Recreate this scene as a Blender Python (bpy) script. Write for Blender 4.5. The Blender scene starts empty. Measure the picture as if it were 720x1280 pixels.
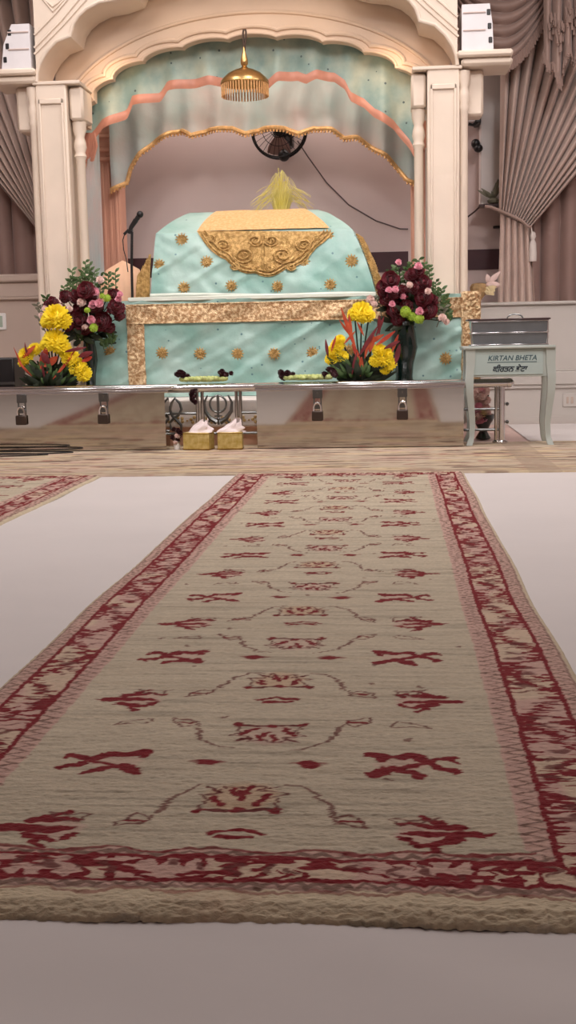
import bpy, math, random
import numpy as np
from mathutils import Vector, Matrix, noise
R = random.Random(7)
C = bpy.context.scene.collection
sc = bpy.context.scene
PI = math.pi

# ------------------------------------------------------------------ camera
F = 1500.0; H = 0.8
_Y = np.array([130, 219, -F]); _n = np.cross([1, .02, 0], _Y)
Yc = _Y / np.linalg.norm(_Y); Zc = _n / np.linalg.norm(_n); Xc = np.cross(Yc, Zc)
CM = np.array([Xc, Yc, Zc])
cam = bpy.data.cameras.new('camera'); co = bpy.data.objects.new('camera', cam); C.objects.link(co)
cam.sensor_fit = 'VERTICAL'; cam.sensor_height = 36; cam.lens = 36 * F / 1280; cam.clip_start = .05
m4 = Matrix(CM.tolist()).to_4x4(); m4.translation = (0, 0, H); co.matrix_world = m4
sc.camera = co
sc.view_settings.view_transform = 'Standard'; sc.view_settings.look = 'None'
sc.view_settings.gamma = 1; sc.view_settings.exposure = 0.2; sc.view_settings.use_curve_mapping = False

def P(px, py, D):            # a point of the room, measured off the photograph at depth D
    d = CM @ np.array([px - 360, 640 - py, -F]); t = D / d[1]
    return Vector((t * d[0], D, H + t * d[2]))
def FL(px, py, z=0.0):
    d = CM @ np.array([px - 360, 640 - py, -F]); t = (z - H) / d[2]
    return Vector((t * d[0], t * d[1], z))

# ------------------------------------------------------------------ materials
def s2l(c): return tuple(((x / 255) / 12.92 if x / 255 <= .04045 else ((x / 255 + .055) / 1.055) ** 2.4) for x in c)
MATS = {}
def mat(name, col, rough=.6, metal=0., var=.0, vscale=8., bump=0., bscale=60., col2=None, stretch=None, sheen=0., coat=0., spec=.5, trans=0., vthr=None, speck=None):
    m = bpy.data.materials.new(name); m.use_nodes = True; MATS[name] = m
    nt = m.node_tree; b = nt.nodes['Principled BSDF']
    c = s2l(col) + (1,)
    b.inputs['Base Color'].default_value = c; b.inputs['Roughness'].default_value = rough; b.inputs['Metallic'].default_value = metal
    b.inputs['Specular IOR Level'].default_value = spec
    if sheen: b.inputs['Sheen Weight'].default_value = sheen
    if coat: b.inputs['Coat Weight'].default_value = coat
    if trans: b.inputs['Transmission Weight'].default_value = trans
    tc = nt.nodes.new('ShaderNodeTexCoord'); mp = nt.nodes.new('ShaderNodeMapping'); nt.links.new(tc.outputs['Object'], mp.inputs[0])
    if stretch: mp.inputs['Scale'].default_value = stretch
    if col2 or var:
        nz = nt.nodes.new('ShaderNodeTexNoise'); nz.inputs['Scale'].default_value = vscale; nz.inputs['Detail'].default_value = 5
        nt.links.new(mp.outputs[0], nz.inputs['Vector'])
        rp = nt.nodes.new('ShaderNodeValToRGB')
        lo, hi = vthr or (.35, .65)
        rp.color_ramp.elements[0].position = lo; rp.color_ramp.elements[1].position = hi
        if col2: a, z = c, s2l(col2) + (1,)
        else:
            a = tuple(x * (1 - var) for x in c[:3]) + (1,); z = tuple(min(1, x * (1 + var)) for x in c[:3]) + (1,)
        rp.color_ramp.elements[0].color = a; rp.color_ramp.elements[1].color = z
        nt.links.new(nz.outputs['Fac'], rp.inputs[0]); nt.links.new(rp.outputs[0], b.inputs['Base Color'])
    if speck:
        vo = nt.nodes.new('ShaderNodeTexVoronoi'); vo.inputs['Scale'].default_value = speck[0]; nt.links.new(mp.outputs[0], vo.inputs['Vector'])
        lt = nt.nodes.new('ShaderNodeMath'); lt.operation = 'LESS_THAN'; lt.inputs[1].default_value = speck[1]; nt.links.new(vo.outputs['Distance'], lt.inputs[0])
        sx_ = nt.nodes.new('ShaderNodeSeparateColor'); nt.links.new(vo.outputs['Color'], sx_.inputs[0])
        gt = nt.nodes.new('ShaderNodeMath'); gt.operation = 'LESS_THAN'; gt.inputs[1].default_value = speck[2]; nt.links.new(sx_.outputs[0], gt.inputs[0])
        mu = nt.nodes.new('ShaderNodeMath'); mu.operation = 'MULTIPLY'; nt.links.new(lt.outputs[0], mu.inputs[0]); nt.links.new(gt.outputs[0], mu.inputs[1])
        mx = nt.nodes.new('ShaderNodeMix'); mx.data_type = 'RGBA'; nt.links.new(mu.outputs[0], mx.inputs['Factor'])
        src = b.inputs['Base Color'].links[0].from_socket; nt.links.new(src, mx.inputs['A']); mx.inputs['B'].default_value = s2l(speck[3]) + (1,)
        nt.links.new(mx.outputs['Result'], b.inputs['Base Color'])
    if bump:
        n2 = nt.nodes.new('ShaderNodeTexNoise'); n2.inputs['Scale'].default_value = bscale; n2.inputs['Detail'].default_value = 4
        nt.links.new(mp.outputs[0], n2.inputs['Vector'])
        bp = nt.nodes.new('ShaderNodeBump'); bp.inputs['Strength'].default_value = bump; bp.inputs['Distance'].default_value = .01
        nt.links.new(n2.outputs['Fac'], bp.inputs['Height']); nt.links.new(bp.outputs[0], b.inputs['Normal'])
    return m

mat('sheet', (214, 208, 206), .85, var=.02, vscale=1.5, bump=.18, bscale=7)
mat('floor', (206, 178, 170), .55, var=.06, vscale=2)
mat('plaster', (206, 188, 182), .8, var=.02, vscale=1)
mat('plaster_pink', (206, 189, 186), .8, var=.03, vscale=.8)
mat('plaster_white', (226, 220, 218), .75, var=.02)
mat('dado', (196, 190, 184), .6, var=.03, vscale=2)
mat('dado_left', (190, 172, 160), .6, var=.03, vscale=2)
mat('maroon_band', (62, 28, 36), .5, var=.1)
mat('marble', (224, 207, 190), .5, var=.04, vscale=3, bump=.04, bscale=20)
mat('marble_shade', (214, 190, 168), .55, var=.05, vscale=2.5)  # darker, tanner copy of marble; warm canopy light and shade put into colour
mat('peach_stone', (214, 160, 138), .55, var=.05, vscale=3)
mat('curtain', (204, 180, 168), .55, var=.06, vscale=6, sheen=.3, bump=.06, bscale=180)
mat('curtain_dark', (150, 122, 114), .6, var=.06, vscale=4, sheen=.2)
mat('valance', (160, 134, 124), .55, var=.1, vscale=5, sheen=.3)
mat('steel', (186, 180, 172), .06, 1., var=.02, vscale=1.5, stretch=(1, 1, 12))
mat('steel_bright', (225, 224, 226), .18, 1.)
mat('steel_dark', (120, 122, 122), .3, 1.)
mat('lock_body', (74, 62, 56), .4, .6, var=.1)
mat('table_paint', (180, 188, 182), .4, var=.02, coat=.2)
mat('sign_panel', (178, 194, 190), .35, var=.02, coat=.3)
mat('ink', (40, 52, 62), .6)
mat('ink_teal', (60, 88, 96), .6)
mat('black_plastic', (22, 20, 22), .4, var=.2)
mat('smoke_acrylic', (92, 94, 96), .2, var=.06, vscale=9, coat=.5)
mat('dark_lid', (58, 38, 40), .3, coat=.3)
mat('cloth_teal', (132, 174, 164), .40, col2=(170, 198, 190), vscale=3, bump=.55, bscale=11, sheen=.2, speck=(15, .13, .5, (92, 128, 134)))
mat('cloth_hem', (218, 224, 212), .5, var=.05)
mat('gold_thread', (166, 130, 76), .38, .7, col2=(220, 184, 124), vscale=40, bump=.9, bscale=130)
mat('gold_band', (182, 140, 98), .40, .5, col2=(246, 222, 180), vscale=42, bump=1., bscale=120, vthr=(.42, .64))
mat('gold_pale', (232, 176, 116), .5, .35, col2=(244, 200, 146), vscale=50, bump=.6, bscale=140)
mat('gold_trim', (226, 176, 120), .45, .4, var=.15, vscale=40)
mat('brass', (206, 168, 112), .33, 1., var=.1, vscale=12)
mat('peach_satin', (206, 142, 120), .45, var=.08, vscale=8, sheen=.3)
mat('peach_cloth', (226, 182, 150), .7, var=.06, vscale=6)
mat('valance_grey', (176, 186, 186), .5, col2=(196, 178, 176), vscale=2.5, bump=.4, bscale=18, sheen=.3)
mat('valance_teal', (134, 164, 160), .5, col2=(188, 200, 184), vscale=4.5, bump=.4, bscale=16, sheen=.3, speck=(13, .13, .5, (84, 104, 106)))
mat('white_cloth', (226, 216, 210), .7, var=.04, bump=.2, bscale=20)
mat('floral_gold', (190, 160, 110), .5, .3, var=.3, vscale=40)
mat('yellow_petal', (252, 226, 30), .6, col2=(255, 236, 70), vscale=30)
mat('yellow_heart', (214, 160, 10), .7)
mat('maroon_petal', (92, 6, 24), .55, col2=(120, 10, 36), vscale=30, sheen=.2)
mat('pink_petal', (232, 164, 180), .6, var=.08, vscale=30)
mat('blush_petal', (232, 204, 196), .6, var=.05, vscale=30)
mat('cream_petal', (226, 206, 160), .6, var=.1, vscale=30)
mat('lime_petal', (160, 186, 60), .6, var=.1, vscale=30)
mat('leaf', (52, 82, 40), .5, col2=(84, 108, 60), vscale=20)
mat('leaf_dark', (28, 40, 26), .5, col2=(46, 56, 34), vscale=20)
mat('leaf_grey', (118, 116, 98), .6, var=.15, vscale=20)
mat('red_leaf', (168, 48, 34), .5, col2=(196, 90, 48), vscale=14)
mat('wine_leaf', (110, 34, 40), .5, var=.2, vscale=14)
mat('dark_glass', (14, 30, 26), .15, coat=.5)
mat('dark_basket', (38, 24, 22), .7, var=.3, vscale=30)
mat('plume', (218, 200, 96), .7, col2=(226, 212, 132), vscale=8)
mat('rope', (70, 52, 42), .7)
mat('cable', (22, 20, 22), .5)
mat('grey_cable', (96, 84, 86), .6)
mat('fan_blade', (150, 118, 112), .4)
mat('tissue', (240, 226, 226), .8)
mat('gold_box', (196, 170, 90), .4, .5, col2=(222, 204, 140), vscale=28, bump=.3, bscale=70)
mat('gold_box_dark', (150, 110, 40), .45, .5, var=.2, vscale=30)
mat('speaker_white', (222, 218, 220), .5, var=.03)
mat('switch_face', (168, 184, 168), .4)
mat('garland_green', (176, 190, 110), .6, col2=(200, 206, 140), vscale=50, bump=.5, bscale=90)
mat('garland_dark', (58, 16, 26), .6, var=.3, vscale=60)
mat('tan_wicker', (186, 152, 106), .7, var=.2, vscale=40, bump=.5, bscale=90)
mat('white_metal', (232, 230, 228), .4)

# ------------------------------------------------------------------ mesh builder
class MB:
    def __init__(s): s.v = []; s.f = []
    def add(s, vs, fs):
        k = len(s.v); s.v += [Vector(v) for v in vs]; s.f += [tuple(i + k for i in f) for f in fs]; return s
    def box(s, a, b, bev=0.0):
        x0, y0, z0 = a; x1, y1, z1 = b
        if bev <= 0:
            return s.add([(x0,y0,z0),(x1,y0,z0),(x1,y1,z0),(x0,y1,z0),(x0,y0,z1),(x1,y0,z1),(x1,y1,z1),(x0,y1,z1)],
                         [(0,3,2,1),(4,5,6,7),(0,1,5,4),(1,2,6,5),(2,3,7,6),(3,0,4,7)])
        e = bev; vs = []; idx = {}
        for i, (x, sx) in enumerate(((x0, 1), (x1, -1))):
            for j, (y, sy) in enumerate(((y0, 1), (y1, -1))):
                for k, (z, sz) in enumerate(((z0, 1), (z1, -1))):
                    for ax in range(3):
                        q = [x + sx * e, y + sy * e, z + sz * e]; q[ax] = (x, y, z)[ax]
                        idx[(i, j, k, ax)] = len(vs); vs.append(q)
        fs = []
        g = lambda i, j, k, a: idx[(i, j, k, a)]
        for i in (0, 1): fs.append(tuple(g(i, j, k, 0) for j, k in ((0,0),(1,0),(1,1),(0,1))))
        for j in (0, 1): fs.append(tuple(g(i, j, k, 1) for i, k in ((0,0),(1,0),(1,1),(0,1))))
        for k in (0, 1): fs.append(tuple(g(i, j, k, 2) for i, j in ((0,0),(1,0),(1,1),(0,1))))
        for i in (0, 1):
            for j in (0, 1): fs.append((g(i,j,0,0), g(i,j,1,0), g(i,j,1,1), g(i,j,0,1)))
        for i in (0, 1):
            for k in (0, 1): fs.append((g(i,0,k,0), g(i,1,k,0), g(i,1,k,2), g(i,0,k,2)))
        for j in (0, 1):
            for k in (0, 1): fs.append((g(0,j,k,1), g(1,j,k,1), g(1,j,k,2), g(0,j,k,2)))
        for i in (0, 1):
            for j in (0, 1):
                for k in (0, 1): fs.append((g(i,j,k,0), g(i,j,k,1), g(i,j,k,2)))
        return s.add(vs, fs)
    def prism(s, poly, y0, y1):               # poly = [(x,z)...] in the wall plane, given depth
        n = len(poly); vs = [(x, y0, z) for x, z in poly] + [(x, y1, z) for x, z in poly]
        fs = [tuple(range(n)), tuple(range(2 * n - 1, n - 1, -1))] + [(i, i + n, (i + 1) % n + n, (i + 1) % n) for i in range(n)]
        return s.add(vs, fs)
    def tube(s, path, r, n=8, closed=False, taper=None):
        path = [Vector(p) for p in path]; m = len(path); vs = []; fs = []
        up = None
        for i, p in enumerate(path):
            a = path[(i - 1) % m] if (closed or i > 0) else p; b = path[(i + 1) % m] if (closed or i < m - 1) else p
            t = (b - a).normalized() if (b - a).length > 1e-9 else Vector((0, 0, 1))
            if up is None:
                up = t.cross(Vector((0, 1, 0)));
                if up.length < .1: up = t.cross(Vector((1, 0, 0)))
            up = (up - t * up.dot(t)).normalized(); w = t.cross(up)
            rr = r if taper is None else r * (taper[0] + (taper[1] - taper[0]) * i / max(1, m - 1))
            for k in range(n):
                an = 2 * PI * k / n; vs.append(p + (up * math.cos(an) + w * math.sin(an)) * rr)
        for i in range(m if closed else m - 1):
            for k in range(n):
                a = i * n + k; b = i * n + (k + 1) % n; c = ((i + 1) % m) * n + (k + 1) % n; d = ((i + 1) % m) * n + k
                fs.append((a, b, c, d))
        if not closed: fs += [tuple(range(n - 1, -1, -1)), tuple(range((m - 1) * n, m * n))]
        return s.add(vs, fs)
    def lathe(s, prof, c, n=24, flute=0, famp=0., sx=1., sy=1.):
        c = Vector(c); vs = []; fs = []; m = len(prof)
        for r, z in prof:
            for k in range(n):
                a = 2 * PI * k / n; q = r * (1 + (famp * math.cos(flute * a) if flute else 0))
                vs.append(c + Vector((q * math.cos(a) * sx, q * math.sin(a) * sy, z)))
        for i in range(m - 1):
            for k in range(n): fs.append((i*n+k, i*n+(k+1)%n, (i+1)*n+(k+1)%n, (i+1)*n+k))
        fs += [tuple(range(n - 1, -1, -1)), tuple(range((m - 1) * n, m * n))]
        return s.add(vs, fs)
    def grid(s, nu, nv, f):
        vs = [f(i / nu, j / nv) for j in range(nv + 1) for i in range(nu + 1)]
        fs = [(j*(nu+1)+i, j*(nu+1)+i+1, (j+1)*(nu+1)+i+1, (j+1)*(nu+1)+i) for j in range(nv) for i in range(nu)]
        return s.add(vs, fs)
    def slab(s, lo, hi, y0, y1):              # two matching edges [(x,z)...], thickness y0..y1
        n = len(lo); vs = []
        for y in (y0, y1):
            vs += [(x, y, z) for x, z in lo] + [(x, y, z) for x, z in hi]
        fs = []
        for i in range(n - 1):
            fs.append((i, i+1, n+i+1, n+i)); fs.append((2*n+i, 3*n+i, 3*n+i+1, 2*n+i+1))
            fs.append((i, 2*n+i, 2*n+i+1, i+1)); fs.append((n+i, n+i+1, 3*n+i+1, 3*n+i))
        fs.append((0, n, 3*n, 2*n)); fs.append((n-1, 3*n-1, 4*n-1, 2*n-1))
        return s.add(vs, fs)
    def ball(s, c, r, nu=10, nv=7, sc_=(1, 1, 1)):
        c = Vector(c); vs = []; fs = []
        for j in range(1, nv):
            t = PI * j / nv
            for i in range(nu):
                a = 2 * PI * i / nu; vs.append(c + Vector((r*sc_[0]*math.sin(t)*math.cos(a), r*sc_[1]*math.sin(t)*math.sin(a), r*sc_[2]*math.cos(t))))
        k = len(vs); vs += [c + Vector((0, 0, r*sc_[2])), c - Vector((0, 0, r*sc_[2]))]
        for j in range(nv - 2):
            for i in range(nu): fs.append((j*nu+i, (j+1)*nu+i, (j+1)*nu+(i+1)%nu, j*nu+(i+1)%nu))
        for i in range(nu): fs.append((k, i, (i+1)%nu)); fs.append((k+1, (nv-2)*nu+(i+1)%nu, (nv-2)*nu+i))
        return s.add(vs, fs)
    def leaf(s, a, b, w, up=(0, -1, 0), bend=0.0, n=5):    # a narrow pointed leaf from a to b
        a = Vector(a); b = Vector(b); d = b - a; side = d.cross(Vector(up))
        if side.length < 1e-6: side = d.cross(Vector((1, 0, 0)))
        side.normalize(); nrm = side.cross(d).normalized(); vs = []; fs = []
        for i in range(n + 1):
            t = i / n; ww = w * math.sin(PI * (t * .88 + .06)) ; q = a + d * t + nrm * bend * math.sin(PI * t)
            vs += [q - side * ww / 2, q + nrm * ww * .12, q + side * ww / 2]
        for i in range(n):
            for k in (0, 1): fs.append((3*i+k, 3*i+k+1, 3*i+k+4, 3*i+k+3))
        return s.add(vs, fs)
    def mesh(s, name, m, org=(0, 0, 0), smooth=True):
        me = bpy.data.meshes.new(name); o = Vector(org)
        me.from_pydata([tuple(v - o) for v in s.v], [], s.f); me.validate()
        if m: me.materials.append(MATS[m] if isinstance(m, str) else m)
        import bmesh
        bm = bmesh.new(); bm.from_mesh(me); bmesh.ops.recalc_face_normals(bm, faces=bm.faces); bm.to_mesh(me); bm.free()
        if smooth:
            me.polygons.foreach_set('use_smooth', [True] * len(me.polygons))
            me.set_sharp_from_angle(angle=math.radians(38))
        return me
    def build(s, name, m, parent=None, smooth=True, org=None):
        if org is None: org = ORG.get(parent.name, Vector((0, 0, 0))) if parent else Vector((0, 0, 0))
        me = s.mesh(name, m, org, smooth); o = bpy.data.objects.new(name, me); C.objects.link(o)
        if parent: o.parent = parent; ORG[o.name] = org
        else: o.location = org
        return o
ORG = {}
def thing(name, label, cat, loc, group=None):
    o = bpy.data.objects.new(name, None); o.empty_display_size = .1; C.objects.link(o); o.location = loc
    o['label'] = label; o['category'] = cat
    if group: o['group'] = group
    ORG[o.name] = Vector(loc); return o
def tag(o, label, cat, group=None):
    o['label'] = label; o['category'] = cat
    if group: o['group'] = group
    return o
def struct(o, label=None):
    o['kind'] = 'structure'
    return o
def inst(name, me, root, pos, rot=(0, 0, 0), s=1.0):
    o = bpy.data.objects.new(name, me); C.objects.link(o); o.parent = root
    o.location = Vector(pos) - ORG[root.name]; o.rotation_euler = rot; o.scale = (s, s, s) if not hasattr(s, '__len__') else s
    ORG[o.name] = Vector(pos); return o
def xz(px, py, D): q = P(px, py, D); return (q.x, q.z)
def nz(x, y=0., z=0.): return noise.noise(Vector((x, y, z)))

# ------------------------------------------------------------------ room
XL, XR, YB, YF, ZT = -5.2, 3.8, -4.0, 11.7, 4.9
struct(MB().box((XL, YB, -.1), (XR, YF, 0)).build('floor', 'floor'))
struct(MB().box((XL - .1, YB, ZT), (XR + .1, YF + .1, ZT + .1)).build('ceiling', 'plaster_white'))
struct(MB().box((XL - .1, YB, 0), (XL, YF, ZT)).build('wall_left', 'plaster'))
struct(MB().box((XR, YB, 0), (XR + .1, YF, ZT)).build('wall_right', 'plaster'))
struct(MB().box((XL - .1, YB - .1, 0), (XR + .1, YB, ZT)).build('wall_rear', 'plaster'))
struct(MB().box((XL - .1, YF, 0), (XR + .1, YF + .1, ZT)).build('wall_back', 'plaster_pink'))
# dark band on the back wall, bright strip of wall at right, low walls under the curtains
b0 = P(400, 316, YF); b1 = P(628, 337, YF)
struct(MB().box((-4.6, YF - .012, P(480, 340, YF).z), (1.32, YF, P(480, 315, YF).z)).build('trim_1', 'maroon_band'))
struct(MB().box((-2.2 + 2.36, YF - .016, P(480, 340, YF).z - .02), (.21, YF, P(480, 315, YF).z + .3)).build('trim_2', 'plaster_pink'))
xp0 = P(600, 200, 11.55).x
struct(MB().box((xp0, 11.5, P(600, 258, 11.5).z), (1.7, YF, 3.6), .01).build('trim_3', 'plaster_white'))
# right low wall
DR = 10.9; zt = P(660, 377, DR).z; xr0 = P(600, 380, DR).x
m = MB().box((xr0, DR, 0), (XR, DR + .12, zt - .03), .005); struct(m.build('wall_low_right', 'dado'))
struct(MB().box((xr0 - .02, DR - .03, zt - .03), (XR, DR + .65, zt), .008).build('trim_4', 'dado'))
zm = P(690, 464, DR).z; zm2 = P(690, 481, DR).z
struct(MB().box((xr0, DR - .035, zm2), (XR, DR, zm), .01).box((xr0, DR - .022, zm2 - .03), (XR, DR, zm2), .005).box((xr0, DR - .022, zm), (XR, DR, zm + .015), .004).build('trim_5', 'dado'))
struct(MB().box((xr0, DR - .015, 0), (XR, DR, .07)).build('baseboard_right', 'dado'))
# left low wall (cabinet like dado)
DLf = 10.75; zl = P(20, 343, DLf).z; xl1 = P(50, 345, DLf).x
struct(MB().box((XL, DLf, 0), (xl1, DLf + .12, zl - .06), .005).build('wall_low_left', 'dado_left'))
struct(MB().box((XL, DLf - .06, zl - .07), (xl1 + .05, DLf + .8, zl), .015).box((XL, DLf - .025, zl - .2), (xl1 + .02, DLf, zl - .07), .006)
       .box((XL, DLf - .035, zl - .225), (xl1 + .03, DLf, zl - .2), .006).build('trim_6', 'dado_left'))

# ------------------------------------------------------------------ floor sheets
def sheet_f(u, v):
    x = XL + .3 + u * (XR - XL - .6); y = -1.5 + v * (7.06 + 1.5)
    w = max(0., min(1., (2.2 - y) / 1.0))
    z = .006 + .0025 * nz(x * 1.6, y * 2.2) + .016 * w * max(0, nz(x * 1.3 + 5, y * 4.5 + .6 * math.sin(x * 2))) + .003 * nz(x * 5, y * 6, 3)
    return Vector((x, y, max(.003, z)))
sh = MB().grid(150, 260, sheet_f).build('floor_sheet', 'sheet'); tag(sh, 'wide white cotton sheet spread over the floor under and around the runners', 'floor sheet')
def sheet2_f(u, v):
    x = 1.02 + u * 2.4; y = 8.96 + v * 1.88 - .25 * (1 - u) * (1 - v) * 0
    z = .006 + .02 * max(0, nz(x * 4, y * 6)) * (1 - v)
    return Vector((x, y, z))
s2 = MB().grid(60, 50, sheet2_f).build('floor_sheet', 'sheet'); tag(s2, 'creased white sheet on the floor behind the white table by the right wall', 'floor sheet')

# ------------------------------------------------------------------ the runner carpet: pile pattern worked out knot by knot
def vnoise(x, y, seed=0):
    xi = np.floor(x).astype(np.int64); yi = np.floor(y).astype(np.int64); fx = x - xi; fy = y - yi
    def h(a, b):
        n = (a * 374761393 + b * 668265263 + seed * 974711) & 0x7fffffff
        n = ((n ^ (n >> 13)) * 1274126177) & 0x7fffffff
        return ((n ^ (n >> 16)) & 0xffff) / 65535.0
    u = fx * fx * (3 - 2 * fx); w = fy * fy * (3 - 2 * fy)
    return (h(xi, yi)*(1-u)+h(xi+1, yi)*u)*(1-w)+(h(xi, yi+1)*(1-u)+h(xi+1, yi+1)*u)*w
LIN = lambda c: np.array(s2l(c))
FIELD = LIN((200, 189, 168)); STREAK = LIN((176, 160, 136)); RED = LIN((122, 28, 36)); PINK = LIN((196, 162, 150)); BROWN = LIN((104, 48, 46)); TAN = LIN((198, 160, 126)); BEIGE = LIN((206, 190, 162)); DKB = LIN((110, 84, 72))

def seg_mask(X, Y, pts, w0, w1=None):
    out = np.zeros_like(X); n = len(pts) - 1; w1 = w0 if w1 is None else w1
    for i in range(n):
        (ax, ay), (bx, by) = pts[i], pts[i + 1]
        dx, dy = bx - ax, by - ay; L = dx*dx + dy*dy + 1e-12
        t = np.clip(((X - ax)*dx + (Y - ay)*dy)/L, 0, 1)
        d = np.hypot(X - ax - t*dx, Y - ay - t*dy); w = w0 + (w1 - w0) * (i + t) / n
        out = np.maximum(out, np.clip((w - d) / .0025 + .5, 0, 1))
    return out
def make_runner():
    W0, W1, D0, D1 = -.92, .416, 1.535, 6.985
    ys = [D0]
    while ys[-1] < D1: ys.append(ys[-1] + max(.0016, .00062 * ys[-1] ** 2))
    ys = np.array(ys); ys = D0 + (ys - D0) * (D1 - D0) / (ys[-1] - D0)
    nx = 440; xs = np.linspace(W0, W1, nx)
    X, Y = np.meshgrid(xs, ys); cx = (W0 + W1) / 2; U = X - cx
    # weave wobble
    A = X + .012 * (vnoise(X * 10, Y * 210, 1) - .5) + .012 * (vnoise(X * 16, Y * 60, 2) - .5)
    B = Y + .012 * (vnoise(X * 50, Y * 60, 3) - .5) + .010 * (vnoise(X * 14, Y * 14, 4) - .5)
    st = vnoise(X * 9, Y * 170, 5) * .6 + vnoise(X * 3, Y * 60, 6) * .4
    st2 = np.clip((vnoise(X * 4, Y * 95, 7) - .62) * 4, 0, 1)
    col = FIELD[None, None] * (1 - st[..., None] * .5) + STREAK[None, None] * (st[..., None] * .5)
    col = col * (1 - .24 * st2[..., None])
    col *= (1 + .10 * (vnoise(X * 2.2, Y * 1.6, 8) - .5))[..., None]
    def paint(mask, c, a=1.0):
        nonlocal col
        mk = (mask * a)[..., None]; col = col * (1 - mk) + c * mk
    def sub(x0, x1, y0, y1): # window of the grid
        i0, i1 = np.searchsorted(xs, [x0, x1]); j0, j1 = np.searchsorted(ys, [y0, y1]); return slice(j0, j1), slice(i0, i1)
    def stroke(pts, w, c, a=1., w1=None):
        nonlocal col
        px = [p[0] for p in pts]; py = [p[1] for p in pts]
        s = sub(min(px) - .03, max(px) + .03, min(py) - .03, max(py) + .03)
        if col[s].size == 0: return
        mk = (seg_mask(A[s], B[s], pts, w, w1) * a)[..., None]; col[s] = col[s] * (1 - mk) + c * mk
    def blob(x, y, rx, ry, c, a=1.):
        nonlocal col
        s = sub(x - rx * 1.4 - .02, x + rx * 1.4 + .02, y - ry * 1.4 - .02, y + ry * 1.4 + .02)
        if col[s].size == 0: return
        d = np.hypot((A[s] - x) / rx, (B[s] - y) / ry); mk = (np.clip((1 - d) * 4, 0, 1) * a)[..., None]
        col[s] = col[s] * (1 - mk) + c * mk
    rr = random.Random(3)
    def motif_x(x, y, sx):
        j = lambda: rr.uniform(-.006, .006)
        T = lambda a, b: (x + sx * a + j(), y + b + j())
        blob(x - sx * .02, y, .055, .035, PINK, .5)
        stroke([T(-.068, .052), T(-.03, .036), T(.005, .05), T(.02, .03)], .015, RED, 1, .010)
        stroke([T(-.072, -.052), T(-.035, -.026), T(.0, -.045), T(.02, -.058)], .015, RED, 1, .010)
        stroke([T(-.03, -.024), T(.02, .004), T(.045, .03), T(.068, .034)], .008, RED, 1, .011)
        stroke([T(.0, .036), T(.03, .006), T(.05, -.022), T(.074, -.03)], .008, RED, 1, .012)
        stroke([T(-.068, .052), T(-.06, .025)], .009, RED); stroke([T(-.072, -.052), T(-.058, -.025)], .008, RED)
        stroke([T(.068, .034), T(.072, .016)], .006, RED); stroke([T(.074, -.03), T(.07, -.046)], .006, RED)
    def motif_d(x, y, sx):
        j = lambda: rr.uniform(-.005, .005)
        T = lambda a, b: (x + sx * a + j(), y + b + j())
        blob(x - sx * .02, y, .05, .05, PINK, .6)
        for b0, xe, w in ((.0, .062, .014), (.034, .03, .013), (-.036, .02, .014), (.058, .008, .010), (-.062, -.005, .010)):
            stroke([T(-.042 + abs(b0) * .3, b0 * 1.25), T(-.005, b0 * 1.0), T(xe, b0 * .72)], w * .6, RED, 1, w)
        stroke([T(-.056, .03), T(-.04, .045)], .008, RED); stroke([T(-.056, -.022), T(-.044, -.034)], .008, RED)
        stroke([T(.06, 0), T(.085, .003)], .008, RED, 1, .003)
    def pal(x, y, sg):           # fan palmette opening towards +sg
        T = lambda a, b: (x + a + rr.uniform(-.004, .004), y + sg * b + rr.uniform(-.004, .004))
        blob(x, y + sg * .06, .07, .07, TAN if sg > 0 else PINK, .45)
        stroke([T(-.068, 0), T(0, .006), T(.068, 0)], .006, BROWN); blob(*T(-.066, 0), .012, .016, RED); blob(*T(.066, 0), .012, .016, RED); blob(*T(0, .01), .014, .014, RED)
        for q in (-1, 1):
            stroke([T(q*.068, .004), T(q*.056, .05), T(q*.075, .07), T(q*.04, .075), T(q*.034, .105), T(q*.0, .098)], .003, BROWN, .85)
            stroke([T(q*.03, .03), T(q*.045, .06)], .008, RED); stroke([T(q*.012, .07), T(q*.016, .098)], .006, RED); stroke([T(q*.03, .082), T(q*.06, .10)], .004, BROWN)
        stroke([T(0, .05), T(0, .08)], .006, RED)
    def vine(x, y, sx, sg):
        T = lambda a, b: (x + sx * a + rr.uniform(-.004, .004), y + sg * b + rr.uniform(-.004, .004))
        stroke([T(.055, .115), T(.09, .108), T(.118, .075), T(.136, .03), T(.142, -.01)], .0018, BROWN, .8, .006)
        stroke([T(.148, -.02), T(.156, -.055), T(.205, -.075), T(.20, -.05), T(.175, -.02), T(.155, -.03)], .0032, BROWN, .85)
        stroke([T(.16, -.045), T(.19, -.05)], .005, RED)
        stroke([T(.25, -.03), T(.262, -.062), T(.30, -.045), T(.325, -.02), T(.29, -.03), T(.255, -.028)], .0028, BROWN, .8)
    for k in range(-1, 8):
        yx = 2.117 + .716 * k + (.03 if k == 1 else 0); yd = 2.506 + .702 * k
        for sx, x0 in ((1, .283), (-1, -.289)):
            if k >= 0: motif_x(cx + x0, yx, sx)
            motif_d(cx + sx * .318 + (.0 if sx > 0 else 0), yd, sx)
        ya = 1.893 + .708 * k; yb = 2.338 + .708 * k
        if k >= 0:
            pal(cx - .01, ya, 1)
            for s in (-1, 1): vine(cx, ya, s, 1)
        pal(cx, yb, -1)
        for s in (-1, 1):
            vine(cx, yb - .03, s, -1) if k >= 0 else None
            blob(cx + s * .095, yx - .003, .024, .022, RED); blob(cx + s * .095, yx, .04, .012, RED, .7)
        # small lozenge between
        yc = 2.505 + .708 * k
        stroke([(cx - .045, yc), (cx, yc + .018), (cx + .045, yc)], .006, RED); stroke([(cx - .03, yc - .012), (cx + .03, yc - .012)], .007, RED)
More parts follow.
